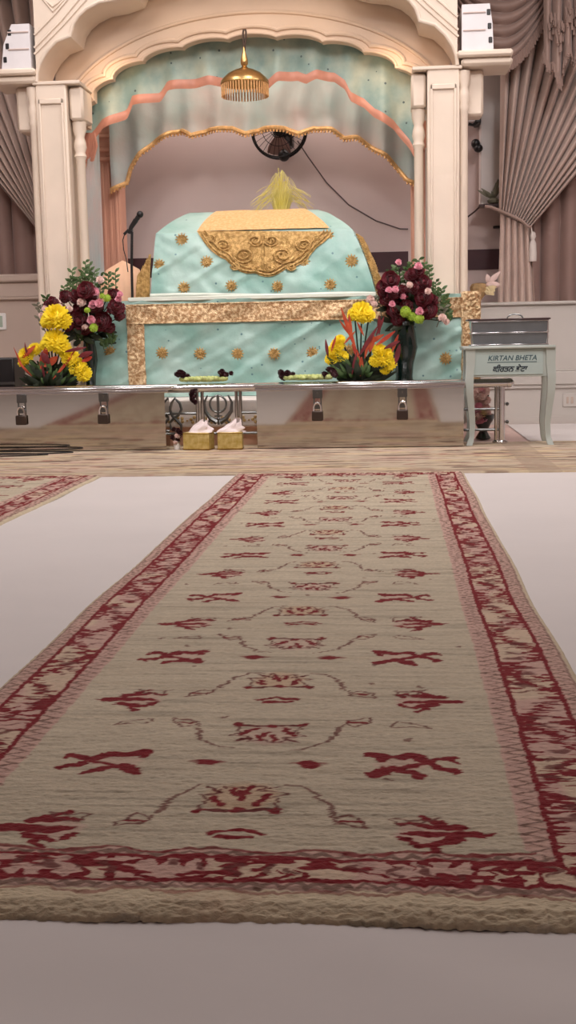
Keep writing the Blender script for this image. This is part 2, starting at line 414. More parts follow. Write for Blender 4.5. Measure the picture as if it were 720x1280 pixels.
    for q in range(70):
        x = rr.uniform(W0 + .2, W1 - .2); y = rr.uniform(1.8, 6.9); blob(x, y, .008, .01, BROWN, .7)
    # ---- side borders
    AL = X + .005 * (vnoise(X * 12, Y * 230, 1) - .5) + .004 * (vnoise(X * 16, Y * 40, 2) - .5)
    e = np.minimum(AL - W0, W1 - AL)      # distance from the long edges
    side = np.where(U > 0, 1, -1)
    en = np.minimum(B - D0, D1 - B)     # distance from the ends
    end = en < e
    # coordinates along the border
    def border(e_, s_, msk, b0, b1, g0, g1, flip, flat=False):
        nonlocal col
        jag = (vnoise(X * 9, Y * 190, 11) - .5) if not flat else (vnoise(X * 30, Y * 120, 12) - .5)
        jag2 = (vnoise(X * 26, Y * 60, 13) - .5)
        def put(mk, c, a=1.): paint(np.clip(mk, 0, 1) * msk, c, a)
        inr = lambda a, b: np.clip((e_ - a) / .003 + .5, 0, 1) * np.clip((b - e_) / .003 + .5, 0, 1)
        put(inr(0, g0), BEIGE, .8)
        put(inr(g0, b0), PINK); put(inr(b1, g1), PINK)
        for lo, hi in ((g0, b0), (b1, g1)):   # dark zig zag in the guard stripes
            mid = (lo + hi) / 2; tri = np.abs(((s_ / .034) % 1.) - .5) * 2
            put(np.clip((.0075 + .008 * jag2 - np.abs(e_ - (lo + .006) - tri * (hi - lo - .012))) / .003, 0, 1), DKB, .8)
            put(np.clip((.005 - np.abs(e_ - (lo if lo > b0 else lo + .004))) / .003, 0, 1), DKB, .55)
        put(inr(b0, b1), PINK)
        w = b1 - b0; t = (e_ - b0) / w
        put(np.clip((vnoise(X * 9, Y * 9, 14) - .55) * 8, 0, 1) * inr(b0 + .006, b1 - .006), BEIGE, .6)
        # broad red diagonals swinging from one edge of the band to the other
        ph = s_ / .36 + flip; tri = np.abs((ph % 1.) - .5) * 2
        zz = np.abs(t + jag * .55 + jag2 * .2 - tri) * np.where(tri > .5, 1.0, 1.25)
        put(np.clip((.185 - zz) * 22, 0, 1) * inr(b0, b1), RED)
        # red teeth of differing lengths growing from both edges
        tp = (s_ / .038 + jag2 * 1.2); kk = np.floor(tp).astype(np.int64); tooth = np.clip(1 - np.abs((tp % 1.) - .5) * 2.6, 0, 1)
        ln = ((kk * 2654435761) % 97) / 97.0; ln2 = ((kk * 40503 + 17) % 89) / 89.0
        put(np.clip((tooth - (t + jag * .3) / (.10 + .66 * ln)) * 12, 0, 1) * inr(b0, b1) * (ln > .30), RED)
        put(np.clip((tooth - (1 - t + jag * .3) / (.10 + .58 * ln2)) * 12, 0, 1) * inr(b0, b1) * (ln2 > .36), RED)
        tq = s_ / .047 + .3 + jag2 * .8; kq = np.floor(tq).astype(np.int64); lq = ((kq * 7919 + 5) % 61) / 61.0
        md = np.abs(t + jag * .4 - .3 - .4 * lq); tk = np.clip(1 - np.abs((tq % 1.) - .5) * 5, 0, 1)
        put(np.clip((.24 - md) * 12, 0, 1) * np.clip(tk * 3, 0, 1) * (lq > .2) * inr(b0, b1), BROWN, .85)
        for c0 in (b0, b1): put(np.clip((.0065 + .002 * jag - np.abs(e_ - c0)) / .002, 0, 1), RED)
    border(e, Y + 0.06 * side, (~end).astype(float), .064, .171, .016, .220, .25)
    # ---- end borders (narrower, plain outer strip)
    en2 = en
    border(en2, X + .11, (end & (en < .20)).astype(float), .094, .172, .068, .196, .1, True)
    wav = np.clip((.0055 - np.abs(en - .196 - .006 * np.sin(X * 38))) / .002, 0, 1) * (end | (e > .2)) * (e > .2)
    paint(wav, RED, .85)
    wav = np.clip((.0055 - np.abs(en - .062 - .005 * np.sin(X * 45))) / .002, 0, 1) * (e > .05); paint(wav, RED, .6)
    col *= (1 + .18 * (vnoise(X * 150, Y * 230, 21) - .5) + .14 * (vnoise(X * 14, Y * 120, 22) - .5))[..., None]
    col = np.clip(col, 0, 1)
    # ---- relief
    edge = np.minimum(np.minimum(X - W0, W1 - X), np.minimum(Y - D0, D1 - Y))
    Z = .019 * np.sqrt(np.clip(edge / .03, 0, 1)) + .0022 * (vnoise(X * 60, Y * 160, 31) - .5) + (.0014 + .0025 * np.clip(1 - edge / .05, 0, 1)) * (vnoise(X * 170, Y * 260, 32) - .5) + .003 * (vnoise(X * 3, Y * 14, 33) - .5) * np.clip(edge / .05, 0, 1)
    Z = np.maximum(Z, 0.0) + .006
    Yp = Y + (.012 * (vnoise(X * 4, Y * 0, 41) - .5) + .006 * (vnoise(X * 150, Y * 0, 42) - .5)) * np.clip((1.7 - Y) / .12, 0, 1)
    Xp = X + .014 * (vnoise(Y * 1.7, X * 0 + 3, 43) - .5) * np.clip(np.abs(U) / .6, 0, 1) ** 3
    return Xp, Yp, Z, col
def grid_mesh(name, X, Y, Z, col, m):
    nv, nu = X.shape; me = bpy.data.meshes.new(name)
    co_ = np.stack([X, Y, Z], -1).reshape(-1, 3).astype(np.float32)
    idx = np.arange(nv * nu).reshape(nv, nu)
    q = np.stack([idx[:-1, :-1], idx[:-1, 1:], idx[1:, 1:], idx[1:, :-1]], -1).reshape(-1, 4).astype(np.int32)
    me.vertices.add(len(co_)); me.vertices.foreach_set('co', co_.ravel())
    me.loops.add(q.size); me.loops.foreach_set('vertex_index', q.ravel())
    me.polygons.add(len(q)); me.polygons.foreach_set('loop_start', np.arange(0, q.size, 4, dtype=np.int32))
    me.polygons.foreach_set('use_smooth', np.ones(len(q), dtype=bool))
    me.update(calc_edges=True)
    a = me.color_attributes.new('pile', 'FLOAT_COLOR', 'POINT')
    c4 = np.concatenate([col.reshape(-1, 3), np.ones((len(co_), 1))], 1).astype(np.float32); a.data.foreach_set('color', c4.ravel())
    me.materials.append(m); return me
def pile_mat(name):
    m = bpy.data.materials.new(name); m.use_nodes = True; nt = m.node_tree; b = nt.nodes['Principled BSDF']
    at = nt.nodes.new('ShaderNodeAttribute'); at.attribute_name = 'pile'; nt.links.new(at.outputs['Color'], b.inputs['Base Color'])
    b.inputs['Roughness'].default_value = .95; b.inputs['Specular IOR Level'].default_value = .1; b.inputs['Sheen Weight'].default_value = .1
    tc = nt.nodes.new('ShaderNodeTexCoord'); mp = nt.nodes.new('ShaderNodeMapping'); mp.inputs['Scale'].default_value = (1, 2.2, 1); nt.links.new(tc.outputs['Object'], mp.inputs[0])
    n = nt.nodes.new('ShaderNodeTexNoise'); n.inputs['Scale'].default_value = 160; n.inputs['Detail'].default_value = 3; nt.links.new(mp.outputs[0], n.inputs['Vector'])
    bp = nt.nodes.new('ShaderNodeBump'); bp.inputs['Strength'].default_value = .35; bp.inputs['Distance'].default_value = .006
    nt.links.new(n.outputs['Fac'], bp.inputs['Height']); nt.links.new(bp.outputs[0], b.inputs['Normal'])
    return m
WOOL = pile_mat('wool_pile')
rm = grid_mesh('runner_carpet', *make_runner(), WOOL)
r1 = bpy.data.objects.new('runner_carpet', rm); C.objects.link(r1)
tag(r1, 'long cream runner carpet with red motifs and red border down the middle', 'carpet')
r2 = r1.copy(); C.objects.link(r2); r2.location = (-1.725 - .416, 0, 0)
tag(r2, 'cream and red runner carpet at the left edge, beyond the strip of white sheet', 'carpet')

def make_cross():
    x0, x1, y0, y1 = -5.0, 2.05, 7.0, 8.98
    xs = np.linspace(x0, x1, 700); ys = np.linspace(y0, y1, 200); X, Y = np.meshgrid(xs, ys)
    c = LIN((190, 174, 152)); c2 = LIN((156, 136, 118)); c3 = LIN((208, 186, 146)); pk = LIN((196, 166, 152)); dk = LIN((104, 82, 70))
    st = vnoise(X * 2.5, Y * 9, 51); st2 = vnoise(X * 6, Y * 30, 52)
    col = c[None, None] * np.ones_like(X)[..., None]
    def paint(mk, cc, a=1.):
        nonlocal col
        mk = (np.clip(mk, 0, 1) * a)[..., None]; col = col * (1 - mk) + cc * mk
    paint((st - .45) * 3, pk, .6); paint((vnoise(X * 3, Y * 12, 53) - .55) * 5, c3, .6)
    paint((st2 - .62) * 5, c2, .7); paint((vnoise(X * 5, Y * 22, 54) - .70) * 9, dk, .8)
    paint((vnoise(X * 9, Y * 30, 55) - .76) * 8, LIN((150, 92, 84)), .6)
    # border stripes near the right hand end and along the front edge
    for a, b, cc in ((.78, .98, c2), (1.52, 1.74, c2), (1.74, 2.0, c)):
        paint(np.clip((X - a) / .01, 0, 1) * np.clip((b - X) / .01, 0, 1), cc, .55)
    for a, b, cc in ((7.0, 7.05, c), (7.05, 7.13, c2), (7.28, 7.31, c2)):
        paint(np.clip((Y - a) / .01, 0, 1) * np.clip((b - Y) / .01, 0, 1), cc, .4)
    col *= (1 + .2 * (vnoise(X * 40, Y * 90, 56) - .5))[..., None]
    edge = np.minimum(np.minimum(X - x0, x1 - X), np.minimum(Y - y0, y1 - Y))
    Z = .006 + .010 * np.clip(edge / .012, 0, 1) + .002 * (vnoise(X * 40, Y * 60, 57) - .5)
    return X, Y, Z, np.clip(col, 0, 1)
r3 = bpy.data.objects.new('cross_carpet', grid_mesh('cross_carpet', *make_cross(), WOOL)); C.objects.link(r3)
tag(r3, 'faded beige patterned carpet lying crosswise in front of the steel boxes', 'carpet')

# ------------------------------------------------------------------ dais
XD1 = .55; YD = 9.02; ZD = .36
da = thing('dais', 'low white dais with gilt floral trim behind the steel railing', 'dais', (-1.6, YD, 0))
MB().box((-3.7, YD, .15), (XD1, 10.68, ZD), .012).box((-3.0, 10.68, .15), (XD1, 11.55, ZD)).build('platform', 'white_cloth', da)
MB().box((-3.65, YD + .12, 0), (XD1 - .06, 10.66, .15)).box((-2.98, 10.66, 0), (XD1 - .06, 11.5, .15)).build('plinth', 'peach_cloth', da)
m = MB()
for i in range(42):
    x = -3.62 + i * .118
    if x > XD1 - .05: break
    for k in range(5):
        a = k * 2 * PI / 5 + i; m.ball((x + .028 * math.cos(a), YD - .004, .205 + .02 * math.sin(a)), .013, 6, 5, (1, .5, 1))
    m.ball((x + .06, YD - .003, .2), .008, 6, 4)
m.build('floral_trim', 'floral_gold', da)

# ------------------------------------------------------------------ draped platform
DP = 9.42
pl = thing('draped_platform', 'wide platform draped in turquoise brocade with gold borders on the dais', 'platform', (-.84, DP, ZD))
xa = P(118, 440, DP).x; xb = P(577, 440, DP).x; ztop = P(330, 373, DP).z
def wr(x, z, y0=DP):
    d1 = nz(x * 2.6 - z * 4.2, 1.7); d2 = nz(x * 5 - z * 9 + 3, z * 1.5)
    return y0 - .022 * max(0, .35 - abs(d1)) / .35 + .012 - .012 * max(0, .3 - abs(d2)) / .3 + .018 * nz(x * 2.2 + z * 3.5, z * 3 - x) + .010 * nz(x * 6 + z * 7, z * 8 - 2 * x, 4) + .006 * abs(nz(x * 3 - z * 9, z * 5, 9))
def drape(u, v):
    x = xa + u * (xb - xa); z = ZD + .004 + (1 - v) * (ztop - ZD)
    return Vector((x, wr(x, z), z))
MB().grid(150, 40, drape).build('front_drape', 'cloth_teal', pl)
MB().box((xa + .01, DP + .035, ZD + .002), (xb - .01, 9.62, ztop - .005), .01).build('core', 'cloth_teal', pl)
MB().box((P(160, 372, DP).x, DP - .012, ztop - .004), (P(470, 372, DP).x, 9.63, ztop + .03), .006).build('hem', 'cloth_hem', pl)
def bandy(x0, x1, z0, z1, y, n=40, k=6):
    m = MB()
    def f(u, v):
        x = x0 + u * (x1 - x0); z = z1 + v * (z0 - z1)
        return Vector((x, wr(x, z) - y + .006 * nz(x * 60, z * 60) , z))
    return m.grid(n, k, f)
gx0 = P(158, 385, DP).x; gx1 = P(180, 385, DP).x; gx2 = P(578, 385, DP).x; gx3 = P(601, 385, DP).x
zb1 = P(330, 378, DP).z; zb0 = P(330, 401, DP).z
m = bandy(gx0, gx2, zb0, zb1, .014, 260, 14)
def rim(m, x0, x1, z): m.tube([(x0 + (x1 - x0) * i / 60, wr(x0 + (x1 - x0) * i / 60, z) - .016, z) for i in range(61)], .006, 6)
rim(m, gx0, gx2, zb0); rim(m, gx0, gx2, zb1)
m.build('gold_border', 'gold_band', pl)
bandy(gx0, gx1, ZD + .01, zb0 - .005, .014, 14, 60).build('gold_border', 'gold_band', pl)
m = MB().box((gx2 - .01, DP - .02, ZD + .005), (gx3, 9.6, zb1 + .05), .015)
for i in range(160): m.ball((R.uniform(gx2, gx3 - .01), DP - .022, R.uniform(ZD + .03, zb1 + .03)), R.uniform(.006, .014), 5, 4)
m.build('gold_border', 'gold_band', pl)
def medallion(m, c, r, nrm=(0, -1, 0)):
    n = Vector(nrm).normalized(); a = n.cross(Vector((0, 0, 1))).normalized(); b = a.cross(n); c = Vector(c) + n * .004
    for rr_, w in ((r * .32, .007), (r * .56, .006)):
        m.tube([c + (a * math.cos(t) + b * math.sin(t)) * rr_ for t in [2 * PI * i / 16 for i in range(16)]], w, 6, closed=True)
    for i in range(12):
        t = 2 * PI * i / 12; d = a * math.cos(t) + b * math.sin(t)
        m.tube([c + d * r * .62, c + d * r * .82, c + d * r], .008, 5, taper=(1, .3))
    m.ball(c, r * .2, 8, 6)
for px, py in ((203, 441), (250, 442), (297, 442), (343, 442), (391, 441), (138, 440), (557, 448), (436, 438)):
    q = P(px, py, DP); q.y = wr(q.x, q.z); m = MB(); medallion(m, q, .052); m.build('medallion', 'gold_thread', pl)

# ------------------------------------------------------------------ covered mound (the raised, cloth-covered throne bed)
DT0, DT1 = 9.72, 10.45
tn = thing('covered_throne', 'high mound under a turquoise cloth with a gold lobed panel, behind the platform front', 'throne', (-1.03, 10.0, ZD))
def ring(x0, x1, y0, y1, z, n=120):
    out = []
    per = 2 * (x1 - x0) + 2 * (y1 - y0)
    for i in range(n):
        s = per * i / n
        if s < x1 - x0: out.append((x0 + s, y0, z))
        elif s < x1 - x0 + y1 - y0: out.append((x1, y0 + s - (x1 - x0), z))
        elif s < 2 * (x1 - x0) + y1 - y0: out.append((x1 - (s - (x1 - x0) - (y1 - y0)), y1, z))
        else: out.append((x0, y1 - (s - 2 * (x1 - x0) - (y1 - y0)), z))
    return out
bl = P(188, 372, DT0); br = P(470, 370, DT0)
sl = P(195, 292, DT0 + .08); sr = P(440, 286, DT0 + .08)
tl = P(238, 266, DT0 + .45); tr = P(398, 262, DT0 + .45)
def tent_front(a, b):        # a 0..1 across, b 0 (bottom) .. 1 (shoulder)
    p = bl.lerp(br, a); q = sl.lerp(sr, a); r = p.lerp(q, b)
    bow = 4 * b * (1 - b)
    r = r + Vector((bow * (.02 if a > .5 else -.0) * abs(2 * a - 1), 0, 0))
    r.y += .02 * nz(r.x * 3 + r.z * 3, r.z * 3) + .012 * nz(r.x * 8 + 9 * r.z, r.z * 4 - r.x * 3, 2) - .012 * bow - .016 * max(0, .3 - abs(nz(r.x * 2.4 - r.z * 4, 5.1))) / .3 * (1 - abs(2 * b - 1) ** 3)
    return r
def tent_top(a, b):          # b 0 (shoulder) .. 1 (ridge)
    p = tent_front(a, 1.0); q = tl.lerp(tr, a); r = p.lerp(q, b); r.z += .02 * math.sin(PI * b) + .006 * nz(r.x * 6, r.y * 6); return r
m = MB()
m.grid(110, 44, tent_front); m.grid(110, 20, tent_top)
def side(sgn):
    def f(u, v):
        if v <= .7:
            e = tent_front(0 if sgn < 0 else 1, v / .7)
        else:
            e = tent_top(0 if sgn < 0 else 1, (v - .7) / .3)
        back = Vector((e.x, DT1 + .12, e.z)); r = e.lerp(back, u); r.x += sgn * .03 * math.sin(PI * u) * (1 - v) + .012 * nz(r.y * 9, r.z * 4) * math.sin(PI * u); return r
    return f
m.grid(16, 40, side(-1)); m.grid(16, 40, side(1))
m.grid(30, 10, lambda u, v: Vector((tl.lerp(tr, u).x, tl.y + v * (DT1 + .12 - tl.y), tl.lerp(tr, u).z)))
m.build('cover', 'cloth_teal', tn)
MB().box((bl.x + .05, DT0 + .12, ZD + .002), (br.x - .08, DT1 + .1, bl.z + .01)).build('bed_frame', 'cloth_teal', tn)
m = MB()
m.grid(80, 3, lambda u, v: (lambda q: Vector((q.x, q.y - .014 - .008 * math.sin(v * PI), q.z + .035 * (1 - v) - .005 + .006 * math.sin(u * 9))))(tent_front(u, 0)))
m.build('hem', 'cloth_hem', tn)
# gold lobed panel, lower part on the front face and upper part over the shoulder
def ab(px, py): # photo position -> a,b on front face
    q = P(px, py, DT0 + .04); b = (q.z - bl.z) / (sl.z - bl.z); x0 = bl.x + (sl.x - bl.x) * b; x1 = br.x + (sr.x - br.x) * b
    return (q.x - x0) / (x1 - x0), b
cxp = 329
def lobe(a):                 # lower edge (photo y) for across position -1..1
    t = abs(a); base = 291 + 53 * (1 - t ** 1.9)
    return base + 4.0 * abs(math.sin(PI * 4.5 * (a + 1) / 2 * 1.0)) - 3
m = MB()
def pan(u, v):
    a = 2 * u - 1; px = cxp + a * 84; py = 288 + v * (lobe(a) - 288); q = tent_front(*ab(px, py))
    return q + Vector((0, -.012 - .004 * nz(q.x * 50, q.z * 50), 0))
m.grid(80, 26, pan)
m.build('gold_panel', 'gold_thread', tn)
m = MB()
def pant(u, v):
    a0 = ab(cxp - 84, 290)[0]; a1 = ab(cxp + 84, 290)[0]; a = a0 + u * (a1 - a0); q = tent_top(.5 + (a - .5) * (1 - v * .0), v * .97)
    return q + Vector((0, -.006, .012))
m.grid(60, 14, pant); m.build('gold_top', 'gold_pale', tn)
m = MB()
def onp(px, py): q = tent_front(*ab(px, py)); return q + Vector((0, -.022, 0))
for off in (3, 7):
    m.tube([onp(cxp + a * (84 - off), max(288, lobe(a) - off)) for a in [-.97 + 1.94 * i / 60 for i in range(61)]], .007, 6)
for s in (-1, 1):
    for cx_, cy_, r_, tw in ((24, 318, 13, 1), (50, 305, 10, -1), (10, 300, 9, -1), (34, 332, 6, 1), (66, 297, 6, 1), (8, 334, 5, 1)):
        m.tube([onp(cxp + s * (cx_ + tw * r_ * (1 - t * .75) * math.cos(t * 11)), cy_ + r_ * .8 * (1 - t * .75) * math.sin(t * 11)) for t in [i / 34 for i in range(35)]], .0075, 6)
m.tube([onp(cxp, 292 + i * 4) for i in range(12)], .008, 6)
m.build('scrollwork', 'gold_thread', tn)
for px, py, r in ((227, 299, .055), (259, 327, .055), (231, 359, .052), (290, 356, .05), (347, 356, .05), (412, 353, .052), (378, 325, .055), (408, 294, .06), (200, 331, .05), (437, 324, .055)):
    q = tent_front(*ab(px, py)); m = MB(); medallion(m, q, r); m.build('medallion', 'gold_thread', tn)
# gold fringe hanging down the two sides
m = MB()
for k in range(26):
    t = k / 25; q = tent_front(1, .92 - .90 * t) + Vector((.012, .02, 0))
    for j in range(5):
        m.tube([q + Vector((0, j * .012, 0)), q + Vector((.05, j * .012 - .01, -.03)), q + Vector((.065 + .02 * R.random(), j * .01, -.08))], .009, 5, taper=(1, .6))
m.build('fringe', 'gold_thread', tn)
m = MB()
for k in range(16):
    x = bl.x - .095 + .10 * k / 15 + R.uniform(-.004, .004)
    zt_ = P(180, 318 + 26 * (1 - k / 15), DT0).z
    m.tube([(x, DT0 + .02 + .02 * R.random(), zt_), (x - .01, DT0 + .01, (zt_ + bl.z) / 2), (x - .02, DT0 + .02, bl.z - .03)], .010, 5)
m.build('fringe', 'gold_thread', tn)

# peach covered bolster at left, microphone
q0 = P(150, 378, 9.95); q1 = P(190, 326, 9.95)
pb = thing('covered_bolster', 'rounded bolster under a pleated peach cloth beside the left of the throne', 'bolster', (q0.x, 9.95, ZD))
hz = P(150, 325, 9.95).z - ZD
m = MB(); prof = []
rW = P(192, 350, 9.95).x - q0.x - .07
for i in range(16):
    t = i / 15; prof.append((rW * (1.0 - .10 * t ** 2) if t < .7 else rW * .951 * math.sqrt(max(.0004, 1 - ((t - .7) / .3) ** 2.2)), hz * t))
m.lathe(prof, (q0.x + .02, 10.02, ZD), 96, flute=24, famp=.018, sy=.75); m.build('cover', 'peach_cloth', pb)
m = MB(); m.tube([(q0.x + .02 + (rW * .985) * math.cos(a), 10.02 + rW * .76 * math.sin(a), ZD + hz * .66) for a in [2 * PI * i / 40 for i in range(40)]], .012, 6, closed=True); m.build('piping', 'peach_satin', pb)
DM = 9.70
mc = thing('microphone_stand', 'thin black microphone on a stand rising behind the peach bolster', 'microphone', P(164, 380, DM).to_tuple()[:2] + (ZD,))
b_ = P(164, 380, DM)
m = MB().tube([(b_.x, DM, ZD + .01), P(164.5, 330, DM), P(165, 290, DM)], .011, 8); m.lathe([(.06, 0), (.06, .012), (.03, .02), (.012, .03)], (b_.x, DM, ZD), 24); m.build('stand', 'black_plastic', mc)
m = MB().tube([P(161, 292, DM), P(164, 284, DM), P(170, 275, DM)], .02, 10, taper=(.7, 1.1)); m.tube([P(155, 293, DM), P(160, 288, DM), P(166, 289, DM)], .012, 8); m.build('clip', 'black_plastic', mc)
a_ = P(168, 278, DM); e_ = P(177, 265, DM)
m = MB().tube([P(163, 287, DM), a_, P(173, 271, DM)], .017, 10, taper=(.8, 1.2)); m.ball(P(175, 268, DM), .028, 10, 8); m.build('microphone', 'black_plastic', mc)
MB().tube([P(156, 292, DM), P(153.5, 300, DM), P(154.5, 312, DM), P(158, 325, DM), P(160, 340, DM)], .004, 6).build('cable', 'cable', mc)

# ------------------------------------------------------------------ canopy on pillars
DC = 9.68
cn = thing('marble_canopy', 'cream carved marble canopy on pillars with a big scalloped arch over the throne', 'canopy', (-1.135, DC, ZD))
AX = -1.135
zsp = P(66, 104, DC).z         # capital line
def mir(x, s): return AX + s * (x - AX)
xo = P(48, 200, DC).x; xi = P(86, 200, DC).x; xc0 = P(88, 200, DC).x; xc1 = P(104, 200, DC).x
for s in (1, -1):
    sx = lambda x: mir(x, s)
    lo, hi = sorted((sx(xo), sx(xi)))
    m = MB().box((lo, DC, ZD), (hi, DC + .36, zsp), .012)
    w = hi - lo
    for a, b in ((.10, .17), (.83, .90)): m.box((lo + w * a, DC - .018, ZD + .35), (lo + w * b, DC, zsp - .12), .006)
    m.box((lo + w * .10, DC - .018, zsp - .16), (lo + w * .90, DC, zsp - .12), .006)
    m.box((lo - .02, DC - .03, ZD), (hi + .02, DC + .38, ZD + .16), .02); m.box((lo - .01, DC - .02, ZD + .16), (hi + .01, DC + .37, ZD + .3), .015)
    m.build('pillar', 'marble', cn)
    # slender colonnette inside, with turned head and foot
    xm = sx((xc0 + xc1) / 2); zc = P(96, 182, DC).z; r = abs(xc1 - xc0) / 2
    def colonnette(xm, r, ztop, zbot, ya):
        hh = ztop - zbot
        prof = [(r*1.0, 0), (r*1.0, .10), (r*.75, .12), (r*1.05, .15), (r*.75, .18), (r*.85, .22), (r*.72, .3), (r*.70, hh-.30), (r*.95, hh-.27), (r*.75, hh-.24), (r*1.0, hh-.2), (r*.9, hh-.16), (r*.7, hh-.12), (r*1.05, hh-.06), (r*1.05, hh)]
        return MB().lathe(prof, (xm, ya, zbot), 20)
    colonnette(xm, r, zsp - .28, ZD, DC + .13).build('colonnette', 'marble', cn)
    m = MB().box((xm - r * 1.1, DC + .05, zsp - .28), (xm + r * 1.1, DC + .36, zsp - .02), .02); m.build('impost', 'marble', cn)
    xm2 = sx(xo - .035)
    colonnette(xm2, .045, zsp - .02, ZD, DC + .05).build('colonnette', 'marble', cn)
    # ledge bracket
    l0, l1 = sorted((sx(xo - .40), sx(xo + .02)))
    zL = (P(20, 85, DC).z + P(605, 66, DC).z) / 2
    m = MB().box((l0, DC - .06, zL - .05), (l1, DC + .42, zL), .015)
    m.box((l0 + .03, DC - .03, zL - .11), (l1 - .0, DC + .38, zL - .05), .02)
    b0_, b1_ = sorted((sx(xo - .19), sx(xo - .05)))
    m.box((b0_, DC + .10, zL - .46), (b1_, DC + .3, zL - .11), .02)
    m.build('ledge', 'marble', cn)
    c0, c1 = sorted((sx(xo - .02), sx(xc1)))
    MB().box((c0, DC - .012, zsp - .012), (c1, DC + .4, zsp + .016), .006).build('capital', 'marble', cn)
# front scalloped arch slab
ap = [(46, 104), (46.5, 92), (50, 80), (58, 66), (70, 53), (88, 46), (89.5, 38), (92, 30), (98, 21), (108, 12), (124, 4), (146, 0), (168, -8), (172, -18), (184, -29), (204, -37), (228, -40), (240, -46), (246, -55), (262, -63), (286, -68), (310, -69)]
apw = [xz(x, y - .02 * 0, DC) for x, y in ap]
x_first = apw[0][0]; apw = [(x, z) for x, z in apw]
half = []
last = None
for x, z in apw:
    if last is not None and x <= last + 1e-4: x = last + 1e-3
    half.append((min(x, AX), z)); last = x
lo = half + [(2 * AX - x, z) for x, z in reversed(half)]
lo = [q for i, q in enumerate(lo) if i == 0 or q[0] > lo[i - 1][0] + 1e-5]
ZC = 4.25
x00 = lo[0][0]
m = MB().slab(lo, [(x, ZC) for x, z in lo], DC, DC + .42)
m.build('front_arch', 'marble', cn)
m = MB().tube([(x, DC - .004, z + .008) for x, z in lo], .016, 8); m.build('arch_edge', 'marble', cn)
for s in (1, -1):
    m = MB()
    for pts in (((43, 68), (80, 30), (112, -6)), ((43, 60), (76, 26), (104, -8)), ((43, 44), (70, 16), (90, -8)), ((54, -2), (66, 8), (82, -4)), ((50, -6), (66, 14), (90, -10))):
        q = [xz(px, py, DC) for px, py in pts]; m.tube([(mir(x, s), DC - .002, z) for x, z in q], .011, 6)
    m.build('carved_lines', 'marble', cn)
m = MB().box((x00 - .35, DC - .25, ZC), (2 * AX - x00 + .35, 11.3, ZC + .12), .02); m.build('cornice', 'marble', cn)
# inner cusped arch
DI = DC + .44
cxw, czw = xz(316, 152, DI); aw = (P(527, 152, DI).x - P(108, 152, DI).x) / 2; hw = P(312, 47, DI).z - czw
AXI = (P(527, 140, DI).x + P(108, 140, DI).x) / 2; AXI = AX + .02
def cusp(n, a, h, N=16, amp=.045):
    pts = []
    for i in range(n * N + 1):
        t = PI * (1 - i / (n * N)); ph = abs(math.sin(PI * i / N)); q = 1 + amp * (ph ** .7)
        pts.append((AXI + a * q * math.cos(t), czw + h * q * math.sin(t) ** .9 if math.sin(t) > 1e-6 else czw))
    return pts
inn = cusp(11, aw, hw)
inn = [(-99, 0)] + inn
inn2 = [q for i, q in enumerate(inn[1:]) ]
mono = [inn2[0]]
for q in inn2[1:]:
    if q[0] > mono[-1][0] + 1e-4: mono.append(q)
m = MB(); xl_, xr_ = xo + .05, mir(xo + .05, -1)
lo2 = [(xl_, czw), (mono[0][0] - 1e-3, czw)] + mono + [(mono[-1][0] + 1e-3, czw), (xr_, czw)]
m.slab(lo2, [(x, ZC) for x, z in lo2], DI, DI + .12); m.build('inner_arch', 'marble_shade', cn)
m = MB()
big = [(AXI + (x - AXI) * 1.055, czw + (z - czw) * 1.085) for x, z in inn2]; m.tube([(x, DI - .004, z) for x, z in big], .018, 8)
big = [(AXI + aw * 1.17 * math.cos(PI * (1 - i / 60)), czw - .02 + hw * 1.33 * math.sin(PI * i / 60)) for i in range(61)]; m.tube([(x, DI - .004, z) for x, z in big], .016, 8)
m.tube([(x, DI + .0, z + .006) for x, z in inn2], .012, 8)
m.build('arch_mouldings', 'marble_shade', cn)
# rear pillars and rear beam
DRr = 11.0
for s in (1, -1):
    a, b = sorted((mir(P(125, 250, DRr).x, s), mir(P(150, 250, DRr).x, s))); w = b - a
    m = MB().box((a, DRr, ZD), (b, DRr + .25, 3.6), .012)
    for k in (.2, .5, .8): m.box((a + w * k - .012, DRr - .012, ZD + .3), (a + w * k + .012, DRr, 2.4), .004)
    for zz in (2.42, 2.5, 2.62): m.box((a - .02, DRr - .03, zz), (b + .02, DRr + .27, zz + .04), .01)
    m.build('rear_pillar', 'peach_stone', cn)
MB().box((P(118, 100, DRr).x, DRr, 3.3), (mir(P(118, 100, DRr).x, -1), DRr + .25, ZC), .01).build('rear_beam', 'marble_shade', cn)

# canopy cloths
cc = thing('canopy_hangings', 'turquoise scalloped cloth hangings with peach and gold edges inside the canopy arch', 'hangings', (AX, 10.4, 3.3))
DV = DI + .2
lowf = [(108, 210), (112, 180), (128, 160), (158, 147), (166, 130), (200, 126), (210, 112), (238, 109), (262, 106), (300, 109), (310, 106), (336, 110), (348, 101), (372, 99), (383, 104), (396, 98), (418, 101), (432, 112), (438, 126), (455, 133), (468, 146), (492, 160), (512, 185), (522, 205)]
def interp(pts, D):
    w = [xz(x, y, D) for x, y in pts]
    def f(u):
        x = w[0][0] + u * (w[-1][0] - w[0][0])
        for i in range(len(w) - 1):
            if w[i][0] <= x <= w[i + 1][0]:
                t = (x - w[i][0]) / (w[i + 1][0] - w[i][0]); return x, w[i][1] + t * (w[i + 1][1] - w[i][1])
        return w[-1]
    return f
ff = interp(lowf, DV); zvt = 3.45
def vf(u, v):
    x, z0 = ff(u); z = zvt + v * (z0 - zvt)
    return Vector((x, DV + .03 * math.sin(x * 22) * v + .02 * nz(x * 9, z * 5), z))
MB().grid(160, 24, vf).build('front_valance', 'valance_teal', cc)
